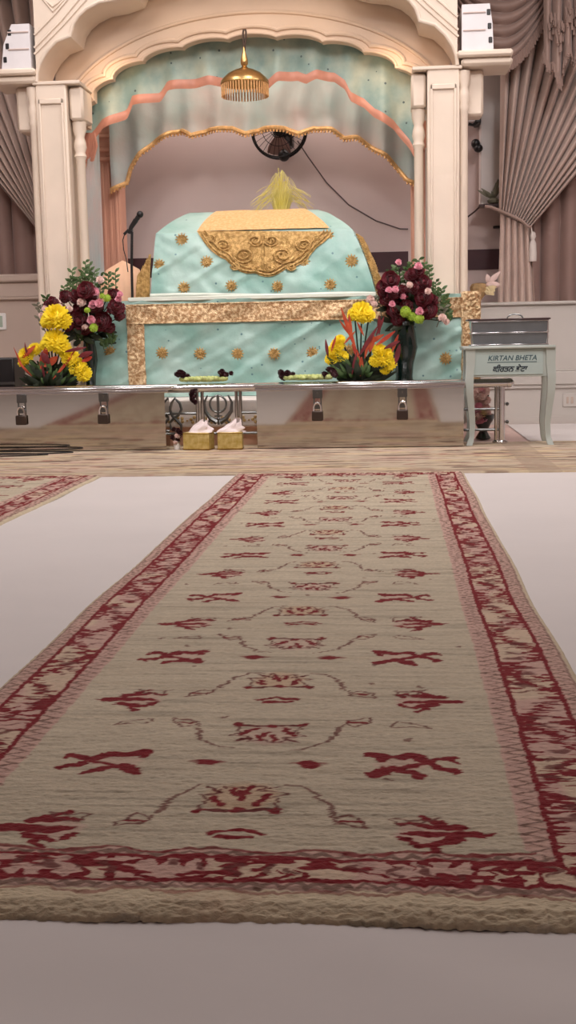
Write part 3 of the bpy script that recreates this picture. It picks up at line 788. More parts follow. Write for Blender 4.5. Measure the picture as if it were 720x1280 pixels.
m = MB(); m.grid(160, 4, lambda u, v: (lambda q: Vector((q.x, q.y - .012 - .01 * math.sin(PI * v), q.z + .075 * (1 - v) - .01)))(vf(u, 1))); m.build('peach_trim', 'peach_satin', cc)
DV2 = 10.93
lowr = [(140, 238), (158, 228), (163, 210), (176, 192), (196, 175), (214, 166), (228, 163), (240, 170), (262, 162), (290, 160), (308, 168), (330, 160), (356, 160), (374, 168), (392, 160), (415, 162), (430, 172), (447, 172), (464, 184), (484, 196), (500, 214), (509, 226), (525, 232)]
fr = interp(lowr, DV2)
def vr(u, v):
    x, z0 = fr(u); z = 3.3 + v * (z0 - 3.3)
    return Vector((x, DV2 + .03 * math.sin(x * 26) * v + .02 * nz(x * 9, z * 5), z))
MB().grid(160, 20, vr).build('rear_valance', 'valance_grey', cc)
m = MB(); m.tube([vr(i / 160, 1) + Vector((0, -.01, 0)) for i in range(161)], .020, 8)
for i in range(100): q = vr(i / 99, 1); m.tube([q + Vector((0, -.012, 0)), q + Vector((0, -.015, -.035))], .010, 5)
m.build('gold_trim', 'gold_trim', cc)
MB().box((P(118, 100, DV2).x, DV + .05, 3.3), (mir(P(118, 100, DV2).x, -1), DV2 - .04, 3.34)).build('ceiling_cloth', 'valance_grey', cc)
for s in (1, -1):
    xs_ = mir(-2.60, s)
    MB().grid(50, 24, lambda u, v: Vector((xs_ + .03 * math.sin(u * 32), 10.36 + u * .5, ZD + .9 + (1 - v) * 2.0))).build('side_drape', 'valance_grey', cc)
    xt = mir(P(113, 190, DV).x, s)
    m = MB()
    for k in range(7): m.tube([(xt + .05 * (k - 3) / 3, DV - .06, P(113, 168, DV).z), (xt + .06 * (k - 3) / 3 + .01, DV - .07, P(113, 184, DV).z), (xt + .03 * (k - 3) / 3, DV - .06, P(113, 198 + R.uniform(-4, 6), DV).z)], .014, 6)
    m.build('tassel', 'peach_satin', cc)

# hanging gold parasol
DG = 10.04
ch = thing('hanging_parasol', 'small brass ceremonial parasol hanging from the arch on a rope', 'parasol', P(306, 100, DG).to_tuple())
m = MB(); lp = [P(305.5 + dx, dy, DG) for dx, dy in ((0, 60), (1.8, 48), (2.0, 40), (1.2, 37), (-1.0, 37), (-1.8, 41), (-1.6, 50), (0, 61))]
m.tube(lp, .008, 6); m.tube([P(305.7, 59, DG), P(306, 66, DG)], .006, 6); m.build('rope', 'rope', ch)
cz = P(306, 105, DG); k = DG / F
m = MB().lathe([(.002, 45*k), (1.0*k, 43*k), (1.6*k, 38*k), (3.2*k, 32*k), (4.6*k, 27*k), (4.4*k, 23*k), (2.2*k, 20*k), (2.4*k, 19*k)], (cz.x, DG, cz.z), 20); m.build('finial', 'brass', ch)
m = MB().lathe([(2.6*k, 21*k), (4.5*k, 18.5*k), (12*k, 16*k), (20*k, 12*k), (26*k, 7*k), (29*k, 3*k), (29.6*k, 0), (28.5*k, -1.0*k), (28*k, 0.5*k), (10*k, 10*k), (.002, 12*k)], (cz.x, DG, cz.z), 48); dome = m.build('dome', 'brass', ch)
m = MB()
for i in range(48):
    a = 2 * PI * i / 48; m.tube([(cz.x + 28*k*math.cos(a), DG + 28*k*math.sin(a), cz.z - (0 + 5*j) * k) for j in range(4)], .006, 5)
m.build('bead_fringe', 'gold_trim', dome)

# wall speakers on the two ledges
for s, lab in ((1, 'white slotted wedge speaker standing on the left marble ledge'), (-1, 'white slotted wedge speaker standing on the right marble ledge')):
    sx = lambda x: mir(x, s)
    X0, X1, X2 = P(3, 84, DC).x, P(40, 84, DC).x, P(15, 32, DC).x
    zz0 = zL + .002; hh = P(20, 28, DC).z - P(20, 84, DC).z
    if s < 0: X2 = X0 + .03
    t = thing('wedge_speaker', lab, 'speaker', (sx((X0 + X1) / 2), DC + .1, zz0))
    pr = [(X0, 0), (X1, 0), (X1, hh), (X2, hh), (X0 + .25 * (X2 - X0), hh * .55)]
    MB().prism([(sx(x), zz0 + z) for x, z in pr], DC - .02, DC + .30).build('cabinet', 'speaker_white', t)
    for j in range(3):
        m = MB()
        z = hh * (.15 + .3 * j); xe = X0 + (X2 - X0) * (z / hh) * .8
        a, b = sorted((sx(xe + .006), sx(xe + .034))); m.box((a, DC - .026, zz0 + z), (b, DC + .0, zz0 + z + hh * .13), .004)
        m.build('slot', 'black_plastic', t)
    for z in (.42, .80):
        m = MB()
        a, b = sorted((sx(X0 + .06), sx(X1 - .01))); m.box((a, DC - .028, zz0 + hh * z), (b, DC - .015, zz0 + hh * z + .012), .003)
        m.build('panel_seam', 'plaster', t)

# ------------------------------------------------------------------ back wall fan, yellow plume
DF = 11.35
fc = P(349, 163, DF); fr_ = 33 * DF / F
fn = thing('wall_fan', 'dark caged fan on the back wall above the throne', 'fan', fc.to_tuple())
m = MB()
for r, y, w in ((1, 0, .012), (.97, -.06, .006), (.97, .06, .006), (.6, -.075, .003), (.3, -.08, .003)):
    m.tube([(fc.x + fr_*r*math.cos(a), DF + y, fc.z + fr_*r*math.sin(a)) for a in [2*PI*i/48 for i in range(48)]], w, 6, closed=True)
for i in range(28):
    a = 2 * PI * i / 28; d = Vector((math.cos(a), 0, math.sin(a)))
    m.tube([fc + d * .04 + Vector((0, -.085, 0)), fc + d * fr_ * .7 + Vector((0, -.07, 0)), fc + d * fr_ * .98 + Vector((0, -.03, 0)), fc + d * fr_], .0022, 4)
m.build('cage', 'black_plastic', fn)
m = MB()
for i in range(3):
    a = 2 * PI * i / 3 + .5
    def bl_(u, v, a=a):
        r = fr_ * (.14 + .76 * u); th = a + (v - .5) * (1.0 + .25 * math.sin(PI * u)); return fc + Vector((r * math.cos(th), .035 * (v - .5), r * math.sin(th)))
    m.grid(8, 8, bl_)
m.build('blades', 'fan_blade', fn)
m = MB().ball(fc + Vector((0, -.02, 0)), .055, 14, 10); m.tube([fc, fc + Vector((0, .16, 0))], .075, 14, taper=(.8, 1)); m.build('motor', 'black_plastic', fn)
kb = P(355, 193, DF)
m = MB().tube([(kb.x, DF + .10, fc.z - .05), (kb.x, DF + .08, kb.z + .06), (kb.x, DF + .02, kb.z)], .045, 10); m.ball((kb.x, DF, kb.z - .01), .055, 12, 8); m.box((kb.x - .07, DF + .1, fc.z - .12), (kb.x + .07, 11.69, fc.z + .12), .02); m.build('wall_bracket', 'black_plastic', fn)
MB().tube([P(372, 176, 11.45), P(385, 196, 11.6), P(408, 228, 11.66), P(436, 256, 11.68), P(470, 276, 11.69), P(500, 286, 11.69), P(535, 287, 11.69)], .006, 6).build('power_cord', 'grey_cable', fn)

DPl = 10.86
pm = thing('feather_plume', 'feathery yellow plume standing behind the top of the covered throne', 'plume', P(352, 280, DPl).to_tuple())
m = MB(); base = P(352, 285, DPl)
for i in range(110):
    a = R.choice((-1, 1)) * R.random() ** .7; h = R.uniform(.6, 1.05) * (1 - .45 * abs(a)); px = 352 + a * 34; top = P(352 + a * 14 + R.uniform(-3, 3), 275 - 66 * h, DPl); tip = P(px + a * 8, 275 - 52 * h + abs(a) * 34 * R.random(), DPl)
    yy = R.uniform(-.03, .03); top.y += yy; tip.y += yy * 1.5
    m.tube([base, base.lerp(top, .6), top, top.lerp(tip, .6) + Vector((0, 0, .01)), tip], .0034, 4, taper=(1, .4))
m.build('strands', 'plume', pm)
m = MB().lathe([(.03, -.16), (.035, -.05), (.05, 0), (.04, .03)], base, 14); m.build('holder', 'brass', pm)

# ------------------------------------------------------------------ curtains
def fold(t): return 1 - 2 * abs(math.sin(t * .5)) ** .62      # rounded pleats parted by narrow gaps
def swept(tops, ties, nf, D, A0, A1, sag, nu=260, nv=44, ph=0):
    def f(u, v):
        p = tops[0].lerp(tops[1], u); q = ties[0].lerp(ties[1], u); r = p.lerp(q, v)
        r.z -= sag * u * math.sin(PI * v); amp = A0 + (A1 - A0) * v
        r.y += amp * fold(2 * PI * nf * u + ph + .7 * math.sin(u * 13) + .4 * nz(u * 9, v * 1.2)) - .05 * math.sin(PI * v); return r
    return MB().grid(nu, nv, f)
def straight(x0, x1, z0, z1, D, nf, A, nu=160, nv=20, drift=0.):
    def f(u, v):
        return Vector((x0 + u * (x1 - x0) + drift * v * (u - .5), D + A * fold(2 * PI * nf * u + .9 * math.sin(u * 17) + .5 * nz(u * 8, v)), z1 + v * (z0 - z1)))
    return MB().grid(nu, nv, f)
DCu = 11.25; zs_r = zt + .004
cr = thing('tied_curtain', 'dusky pink curtain swept to a tieback at the right window', 'curtain', (P(640, 380, DCu).x, DCu, zs_r))
t0 = P(627, -30, DCu); t1 = P(945, -30, DCu); t0.z = t1.z = 4.2
swept((t0, t1), (P(624, 266, DCu), P(664, 284, DCu)), 14, DCu, .11, .055, .10, 560).build('gathered_panel', 'curtain', cr)
lo0 = P(622, 380, DCu).x; lo1 = P(668, 380, DCu).x
def lowc(u, v):
    p = P(625, 268, DCu).lerp(P(663, 286, DCu), u); q = Vector((lo0 + u * (lo1 - lo0), DCu, zs_r)); r = p.lerp(q, v); r.y += .035 * fold(2 * PI * 5 * u + 1 + .3 * v) - .02; return r
MB().grid(120, 16, lowc).build('lower_panel', 'curtain', cr)
m = MB(); tb = [P(x, y, DCu - .10) for x, y in ((606, 258), (614, 259), (626, 264), (640, 270), (652, 276), (660, 283), (664, 284))]; m.tube(tb, .014, 8); m.build('tieback', 'valance', cr)
m = MB().lathe([(.010, .10), (.022, .09), (.028, .06), (.016, .03), (.03, 0), (.036, -.10), (.034, -.16)], P(666, 304, DCu - .06), 14); m.tube([P(664, 284, DCu - .08), P(666, 297, DCu - .06)], .006, 6); m.build('tassel', 'white_cloth', cr)
cb = thing('drape_panel', 'darker taupe drape hanging straight behind the tied curtain at the right', 'curtain', (P(700, 380, 11.42).x, 11.42, zs_r))
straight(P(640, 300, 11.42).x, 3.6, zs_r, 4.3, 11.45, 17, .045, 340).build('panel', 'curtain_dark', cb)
# left
cl = thing('tied_curtain', 'dusky pink curtain swept to a tieback at the left window', 'curtain', (P(30, 345, 11.0).x, 11.0, zl + .003))
t0 = P(48, -40, 11.0); t1 = P(-235, -40, 11.0); t0.z = t1.z = 4.2
t1.x = max(t1.x, XL + .1)
swept((t0, t1), (P(66, 282, 11.0), P(52, 293, 11.0)), 11, 11.0, .11, .05, -.0, 420, ph=1).build('gathered_panel', 'curtain', cl)
def lowl(u, v):
    p = P(70, 286, 11.0).lerp(P(52, 294, 11.0), u); q = P(76, 343, 11.0).lerp(P(52, 343, 11.0), u); q.z = zl + .003; r = p.lerp(q, v); r.y += .03 * fold(2 * PI * 3 * u); return r
MB().grid(60, 10, lowl).build('lower_panel', 'curtain', cl)
MB().tube([P(46, 288, 10.9), P(58, 292, 10.88), P(72, 284, 10.9)], .013, 8).build('tieback', 'valance', cl)
cb = thing('drape_panel', 'darker taupe drape hanging straight behind the tied curtain at the left', 'curtain', (P(20, 345, 11.2).x, 11.2, zl + .003))
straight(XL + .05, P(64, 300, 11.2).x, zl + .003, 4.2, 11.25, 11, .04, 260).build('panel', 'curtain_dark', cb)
# swagged valances with jabot
def swag(A_, B_, drop, D, nf=9):
    def f(u, v):
        top = A_.lerp(B_, u); r = top.copy(); r.z -= (drop * v) * (math.sin(PI * u) ** .8) + .02 * v
        r.y += -.10 * math.sin(PI * u) * v ** .5 + .03 * fold(2 * PI * nf * v + .5 * math.sin(u * 5)); return r
    return MB().grid(60, 90, f)
DS = 11.02
sw = thing('swag_valance', 'taupe swagged valance with fringed jabot tail across the top of the right window', 'valance', P(640, 20, DS).to_tuple())
A_ = P(545, 0, DS); A_.z = P(600, -60, DS).z; B_ = P(706, -62, DS)
swag(A_, B_, P(630, -60, DS).z - P(630, 78, DS).z, DS).build('swag', 'valance', sw)
m = MB(); dr_ = P(630, -60, DS).z - P(630, 78, DS).z
for i in range(60):
    u = .04 + .92 * i / 59; top = A_.lerp(B_, u); z = top.z - dr_ * (math.sin(PI * u) ** .8) - .02
    y = DS - .10 * math.sin(PI * u)
    for j in range(2): m.tube([(top.x + j * .012, y, z + .01), (top.x + j * .012 + .004, y - .005, z - .07 - .02 * R.random())], .008, 4)
m.build('fringe', 'valance', sw)
B2 = B_ + Vector((1.35, 0, 0)); swag(B_, B2, dr_, DS).build('swag', 'valance', sw)
def jab(u, v):
    px = 679 + 52 * u; ln = 62 + 34 * math.exp(-((u - .32) / .2) ** 2) + 10 * math.sin(u * 20); py = -75 + v * (75 + ln)
    q = P(px, py, DS - .22); q.y += .06 * fold(2 * PI * 4 * u + 1.2 * v + .4) * (.5 + .5 * v) - .05 * math.sin(PI * u); return q
jt = MB().grid(120, 40, jab).build('jabot', 'valance', sw)
m = MB()
for i in range(80):
    q = jab(i / 79, 1); m.tube([q, q + Vector((R.uniform(-.01, .01), -.01, -.06 - .04 * R.random()))], .008, 4)
for i in range(60):
    q = jab(.1 + .8 * i / 59, .68 + .08 * math.sin(i)); m.tube([q + Vector((0, -.02, 0)), q + Vector((R.uniform(-.01, .01), -.04, -.07))], .008, 4)
m.build('fringe', 'valance', jt)
sw2 = thing('swag_valance', 'taupe swagged valance across the top of the left window', 'valance', P(10, 0, 10.9).to_tuple())
A2 = P(48, -60, 10.85); B3 = Vector((XL + .1, 10.85, A2.z))
swag(A2, B3, .55, 10.85, 6).build('swag', 'valance', sw2)

# ------------------------------------------------------------------ right recess bits
q = P(612, 258, 11.45)
sf = MB().box((P(598, 258, 11.4).x, 11.34, q.z - .012), (P(626, 258, 11.4).x, 11.5, q.z + .012), .004).tube([P(599, 259, 11.4), P(594, 264, 11.44), P(585, 271, 11.5), P(578, 272, 11.6)], .008, 6).build('wall_shelf', 'dark_lid')
tag(sf, 'thin dark wall shelf with a bent arm, left of the right curtain', 'shelf')
q = P(617, 256, 11.42)
pt = thing('shelf_plant', 'small grey plant figure standing on the thin dark wall shelf', 'ornament', (q.x, 11.42, q.z + .012))
m = MB().lathe([(.05, .005), (.06, .03), (.03, .05)], (q.x, 11.42, q.z + .01), 12); m.build('pot', 'leaf_grey', pt)
m = MB()
for i in range(16):
    a = R.uniform(-1, 1); m.leaf((q.x, 11.42, q.z + .05), (q.x + .12 * a - .03, 11.40 + R.uniform(-.03, .03), q.z + .09 + .08 * R.random() + (.06 if a > .2 else 0)), .03)
m.build('leaves', 'leaf_grey', pt)
q = P(621, 284, 11.69); s_ = MB().box((q.x - .035, YF - .03, q.z - .012), (q.x + .04, YF - .0, q.z + .012), .004).build('wall_slot', 'black_plastic'); tag(s_, 'small black slot fitting on the pink wall under the thin shelf', 'fitting')
q = P(596, 183, 11.5); cm_ = thing('security_camera', 'small black camera on the wall beside the right pillar', 'camera', q.to_tuple())
m = MB().ball(q + Vector((-.012, -.02, .022)), .042, 12, 8, (1, 1.1, 1)); m.ball(q + Vector((.012, -.03, -.022)), .042, 12, 8, (1, 1.1, .9)); m.build('body', 'black_plastic', cm_)
MB().tube([q, (q.x, 11.69, q.z + .03)], .03, 10).build('mount', 'black_plastic', cm_)
q = P(594, 147, 11.45); br_ = thing('wall_bracket', 'dark angled bracket with a grey box high beside the right pillar', 'bracket', q.to_tuple())
m = MB().box((q.x - .0, 11.4, q.z - .05), (q.x + .05, 11.69, q.z + .06), .006).tube([q + Vector((.02, -.02, -.04)), q + Vector((-.02, -.03, -.07)), q + Vector((-.06, -.02, -.06))], .014, 8); m.build('arm', 'black_plastic', br_)
MB().box((q.x - .07, 11.38, q.z - .045), (q.x - .005, 11.5, q.z + .05), .008).build('box', 'speaker_white', br_)
# socket on the right wall, switch plate on the left
q = P(712, 500, DR); so = thing('wall_socket', 'pale socket plate low on the right wall', 'socket', q.to_tuple())
MB().box((q.x - .06, DR - .012, q.z - .06), (q.x + .06, DR - .001, q.z + .06), .004).build('plate', 'dado', so)
MB().box((q.x - .03, DR - .016, q.z - .03), (q.x - .01, DR - .010, q.z + .03), .002).box((q.x + .01, DR - .016, q.z - .03), (q.x + .03, DR - .010, q.z + .03), .002).build('socket_face', 'dado_left', so)
q = P(0, 402, DLf); so = thing('wall_panel', 'small white framed grey-green plate on the left low wall', 'plate', q.to_tuple())
MB().box((q.x - .08, DLf - .018, q.z - .075), (q.x + .06, DLf - .001, q.z + .075), .006).build('frame', 'white_metal', so)
MB().box((q.x - .06, DLf - .022, q.z - .05), (q.x + .03, DLf - .016, q.z + .05), .003).build('face', 'switch_face', so)

# tan and cream ornament on the right corner
q = P(600, 378, 10.98)
og = thing('bird_ornament', 'tan basket ornament with a white bird shape at the right end of the platform', 'ornament', (q.x, 10.98, zt))
k = 10.98 / F
m = MB().lathe([(2*k, .0), (3*k, 4*k), (7*k, 9*k), (10*k, 14*k), (10.5*k, 19*k), (8*k, 23*k), (3*k, 24*k)], (q.x - .01, 10.98, zt), 24, flute=8, famp=.05); m.build('basket', 'tan_wicker', og)
m = MB()
for i in range(9): m.leaf((q.x + .06, 10.95, zt + 15*k), (q.x + (8 + 1.4*i)*k, 10.93, zt + (9 + (i % 3) * 5)*k), .05, bend=.02)
m.build('cream_petals', 'cream_petal', og)
m = MB().leaf((q.x + .05, 10.96, zt + 20*k), (q.x + 24*k, 10.96, zt + 37*k), .05, bend=.01); m.leaf((q.x + .08, 10.96, zt + 22*k), (q.x + 8*k, 10.96, zt + 34*k), .05, bend=.01); m.ball((q.x + .11, 10.96, zt + 21*k), .04, 10, 7, (1.6, 1, .8)); m.build('bird', 'blush_petal', og)

# ------------------------------------------------------------------ steel boxes
DB = 8.6; DBk = 8.76
def steel_box(px0, px1, label, hasps, lid_over):
    x0 = P(px0, 560, DB).x; x1 = P(px1, 560, DB).x; zt_ = .455
    t = thing('steel_box', label, 'box', ((x0 + x1) / 2, DB, .02))
    tl_ = .009   # front sheet leans out at the top, shaped so it mirrors more carpet
    MB().add([(x0, DB, .022), (x1, DB, .022), (x1, DBk, .022), (x0, DBk, .022), (x0, DB - tl_, zt_), (x1, DB - tl_, zt_), (x1, DBk, zt_), (x0, DBk, zt_)], [(0,3,2,1),(4,5,6,7),(0,1,5,4),(1,2,6,5),(2,3,7,6),(3,0,4,7)]).build('body', 'steel', t, smooth=False)
    m = MB().box((x0 - lid_over[0], DB - .02, zt_), (x1 + lid_over[1], DBk + .012, zt_ + .022), .006); m.box((x0 - lid_over[0] * .5, DB - .018, zt_ - .022), (x1 + lid_over[1] * .5, DB, zt_), .003); m.build('lid', 'steel_bright', t)
    for i, hx in enumerate(hasps):
        x = P(hx, 500, DB).x
        m = MB().box((x - .035, DB - .020, .375), (x + .035, DB - .002, .44), .003); m.box((x - .030, DB - .012, .32), (x - .02, DB, .375)); m.box((x + .02, DB - .012, .32), (x + .03, DB, .375)); m.box((x - .03, DB - .014, .30), (x + .03, DB - .002, .33), .003)
        m.tube([(x, DB - .012, .40), (x, DB - .016, .42)], .008, 8)
        m.build('hasp', 'steel_dark', t)
    return t
steel_box(-70, 208, 'long polished steel box on the carpet at the left of the railing gap', (27.5, 130), (.02, .06))
steel_box(322, 579.5, 'long polished steel box on the carpet at the right of the railing gap', (397, 503), (.02, .012))
for hx, lab in ((27.5, 'dark padlock on the far left hasp of the left steel box'), (130, 'dark padlock on the right hasp of the left steel box'), (397, 'dark padlock on the left hasp of the right steel box'), (503, 'dark padlock on the right hasp of the right steel box, near the table')):
    x = P(hx, 520, DB).x; t = thing('padlock', lab, 'padlock', (x, DB - .02, .21), 'padlocks on the steel boxes')
    MB().box((x - .04, DB - .036, .215), (x + .04, DB - .010, .285), .006).build('body', 'lock_body', t)
    MB().tube([(x - .026, DB - .023, .28), (x - .026, DB - .023, .315), (x - .016, DB - .023, .338), (x, DB - .023, .345), (x + .016, DB - .023, .338), (x + .026, DB - .023, .315), (x + .026, DB - .023, .28)], .007, 8).build('shackle', 'steel_bright', t)

# ------------------------------------------------------------------ steel railing
DRl = 8.86
rl = thing('steel_railing', 'low steel railing with round posts and emblem panels across the front of the dais', 'railing', (-1.2, DRl, 0))
xR = P(628, 480, DRl).x; zR = .452
m = MB().tube([(-4.4, DRl, zR), (xR + .03, DRl, zR)], .033, 16); m.ball((xR + .05, DRl, zR), .036, 12, 8); m.build('top_rail', 'steel_bright', rl)
for px in (-240, -120, 10, 60, 130, 247, 253.5, 296, 301, 400, 470, 620, 627):
    x = P(px, 520, DRl).x; r = .024 if px in (627,) else .013
    z0 = .018 if px in (627, 620, -240, -120, 10, 130, 400, 470, 60) else .115
    m = MB().tube([(x, DRl, z0), (x, DRl, zR - .02)], r, 12)
    if z0 < .1: m.lathe([(r*2, 0), (r*2, .008), (r*1.2, .02)], (x, DRl, z0), 14)
    m.build('post', 'steel_bright' if r > .02 else 'steel', rl)
m = MB()
xg0 = P(212, 520, DRl).x; xg1 = P(322, 520, DRl).x
for a, b, z in ((-4.4, xR, .115), (-4.4, P(247, 520, DRl).x, .265), (P(301, 520, DRl).x, xR, .265)):
    m.tube([(a, DRl, z), (b, DRl, z)], .010, 8)
for z in (.17, .30):
    m.ball((xR + .035, DRl, z), .014, 8, 6)
m.build('cross_bars', 'steel_dark', rl)
k = DRl / F
def circ(c, rx, rz, n=28, a0=0, a1=2*PI): return [Vector((c.x + rx * math.cos(a0 + (a1 - a0) * i / n), DRl, c.z + rz * math.sin(a0 + (a1 - a0) * i / n))) for i in range(n + 1)]
kc = P(272.5, 505, DRl)
m = MB().tube(circ(kc, 10.5*k, 10.5*k, 28)[:-1], 1.3*k, 8, closed=True)
m.tube([kc + Vector((0, 0, -26*k)), kc + Vector((0, 0, -8*k)), kc + Vector((0, 0, 6*k)), kc + Vector((0, 0, 11*k))], 2.0*k, 8, taper=(.7, 1.0)); m.ball(kc + Vector((0, 0, -19*k)), 2.6*k, 8, 6)
m.tube([kc + Vector((-5*k, 0, -15*k)), kc + Vector((5*k, 0, -15*k))], .9*k, 6)
for s in (-1, 1):
    m.tube([kc + Vector((s*13*k, 0, 11*k)), kc + Vector((s*17.5*k, 0, 2*k)), kc + Vector((s*16.5*k, 0, -9*k)), kc + Vector((s*10*k, 0, -18*k)), kc + Vector((s*2*k, 0, -23*k))], 2.8*k, 8, taper=(.35, 1.3))
    m.tube([kc + Vector((s*10*k, 0, -20*k)), kc + Vector((s*15*k, 0, -25*k))], 1.1*k, 6)
m.build('emblem', 'steel_dark', rl)
ec = P(219, 512, DRl)
m = MB().tube([ec + Vector((x*k, 0, z*k)) for x, z in ((0, 14), (-4.5, 8), (-6.5, 0), (-4, -8), (2, -14), (7, -20), (7, -26), (0, -27), (-6, -24), (-8, -17), (-3, -12), (4, -7), (8, 0), (6, 8))], 1.8*k, 8, closed=True)
m.tube([ec + Vector((-9*k, 0, -2*k)), ec + Vector((-6*k, 0, 4*k))], 1.6*k, 6); m.build('emblem', 'steel_dark', rl)

# ------------------------------------------------------------------ tissue boxes in the gap
for (px, w, rot, lab) in ((245, 37, -.22, 'gold tissue box left of the pair in the railing gap'), (287.5, 33, .03, 'gold tissue box right of the pair in the railing gap')):
    q = P(px, 562, 8.56); k = 8.56 / F
    t = thing('tissue_box', lab, 'tissue box', (q.x, 8.56, .017), 'gold tissue boxes in the railing gap'); t.rotation_euler = (0, 0, rot)
    W_ = w * k / 2 * .95; hb = 22 * k; dp = .115
    o = Vector((q.x, 8.56, .017))
    MB().box(o + Vector((-W_, 0, 0)), o + Vector((W_, dp, hb)), .004).build('carton', 'gold_box', t)
    m = MB()
    for z in (.004, hb - .008): m.box(o + Vector((-W_ - .002, -.002, z)), o + Vector((W_ + .002, dp + .002, z + .005)))
    m.build('edge_trim', 'gold_box_dark', t)
    def tis(u, v, o=o, hb=hb, W_=W_, ph=px):
        a = u * 2 * PI; k_ = (1 - v) ** .8; n_ = nz(math.cos(a) * 1.6 + ph, math.sin(a) * 1.6, v * 2.5)
        rad = .012 + .075 * k_ * (1 + .5 * n_)
        return o + Vector((rad * math.cos(a) * 1.15 + .05 * v + .02 * n_, dp / 2 + rad * .5 * math.sin(a), hb - .004 + .085 * v * (1 + .5 * nz(a * 1.2, ph)) + .012 * n_ * k_))
    MB().grid(36, 10, tis).build('tissue', 'tissue', t)

# ------------------------------------------------------------------ white table and cash tray
DTb = 8.66
xA = P(586, 500, DTb).x; xB = P(690, 500, DTb).x; ztp = P(640, 432, DTb).z
dT = .36
tb = thing('side_table', 'white side table with slim curved legs and a lettered apron at the right', 'table', ((xA + xB) / 2, DTb + dT / 2, .016))
MB().box((xA - .045, DTb - .03, ztp - .022), (xB + .02, DTb + dT + .02, ztp), .006).build('table_top', 'table_paint', tb)
zap = P(640, 471, DTb).z
m = MB().box((xA + .02, DTb + .004, zap), (xB - .02, DTb + .024, ztp - .022), .003); m.box((xA + .02, DTb + dT - .03, zap + .02), (xB - .02, DTb + dT - .012, ztp - .022), .003)
for x in (xA + .012, xB - .03): m.box((x, DTb + .02, zap + .02), (x + .018, DTb + dT - .02, ztp - .022), .003)
m.build('apron', 'table_paint', tb)
sgn = MB().box((P(592, 440, DTb).x, DTb - .002, P(640, 470, DTb).z + .01), (P(679, 440, DTb).x, DTb + .004, ztp - .026), .001).build('sign_panel', 'sign_panel', tb)
def cab_leg(x, y, sx, sy):
    m = MB(); prof = [(0.0, .030), (-.02, .034), (-.10, .033), (-.2, .030), (-.35, .026), (-.5, .021), (-.62, .017), (-.69, .018)]
    H_ = ztp - .022 - .017; off = [(0, .0), (.15, .0), (.3, .008), (.45, .006), (.6, -.006), (.78, -.016), (.92, -.010), (1.0, .008)]
    path = []; vs = []; fs = []
    for i in range(25):
        t = i / 24
        for j in range(len(off) - 1):
            if off[j][0] <= t <= off[j + 1][0]: o_ = off[j][1] + (off[j + 1][1] - off[j][1]) * (t - off[j][0]) / (off[j + 1][0] - off[j][0])
        r = .034 - .016 * min(1, t / .92) + (.003 if t > .95 else 0); z = ztp - .022 - t * H_
        c = Vector((x + sx * o_, y + sy * o_, z))
        for a, b in ((-1, -1), (1, -1), (1, 1), (-1, 1)): vs.append(c + Vector((a * r, b * r, 0)))
    for i in range(24):
        for j in range(4): fs.append((i*4+j, i*4+(j+1) % 4, (i+1)*4+(j+1) % 4, (i+1)*4+j))
    fs += [(3, 2, 1, 0), (96, 97, 98, 99)]
    return m.add(vs, fs)
for x, sx in ((xA + .012, -1), (xB - .012, 1)):
    for y, sy in ((DTb + .022, -1), (DTb + dT - .03, 1)): cab_leg(x, y, sx, sy).build('leg', 'table_paint', tb, smooth=True)
def lettering(body, px0, px1, py0, py1, D, mname, parent, shear=.0, off=.0):
    cu = bpy.data.curves.new('lettering', 'FONT'); cu.body = body; cu.extrude = .004; cu.shear = shear; cu.offset = off; cu.size = 1
    o = bpy.data.objects.new('tmp_lettering', cu); C.objects.link(o); dg = bpy.context.evaluated_depsgraph_get()
    me = bpy.data.meshes.new_from_object(o.evaluated_get(dg)); bpy.data.objects.remove(o); bpy.data.curves.remove(cu)
    co_ = [v.co.copy() for v in me.vertices]; x0 = min(v.x for v in co_); x1 = max(v.x for v in co_); y0 = min(v.y for v in co_); y1 = max(v.y for v in co_)
    A0 = P(px0, py1, D); A1 = P(px1, py0, D); og = ORG[parent.name]
    for v, c in zip(me.vertices, co_):
        v.co = Vector((A0.x + (c.x - x0) / (x1 - x0) * (A1.x - A0.x), D - .0022 - (c.z + .004) * .25, A0.z + (c.y - y0) / (y1 - y0) * (A1.z - A0.z))) - og
    me.materials.clear(); me.materials.append(MATS[mname]); ob = bpy.data.objects.new('lettering', me); C.objects.link(ob); ob.parent = parent; ORG[ob.name] = og
    return ob
ob = lettering('KIRTAN BHETA', 610, 671, 443.5, 451, DTb, 'ink_teal', sgn, .25, .012); ob['label'] = 'dark teal lettering'
ob = lettering('ਕੀਰਤਨ ਭੇਟਾ', 616, 660, 455, 465, DTb, 'ink', sgn, .3, .03); ob['label'] = 'bold dark lettering'
m = MB().box((P(609, 452, DTb).x, DTb - .0035, P(640, 453, DTb).z), (P(671, 452, DTb).x, DTb - .002, P(640, 452.2, DTb).z)); m.build('underline', 'ink_teal', sgn)
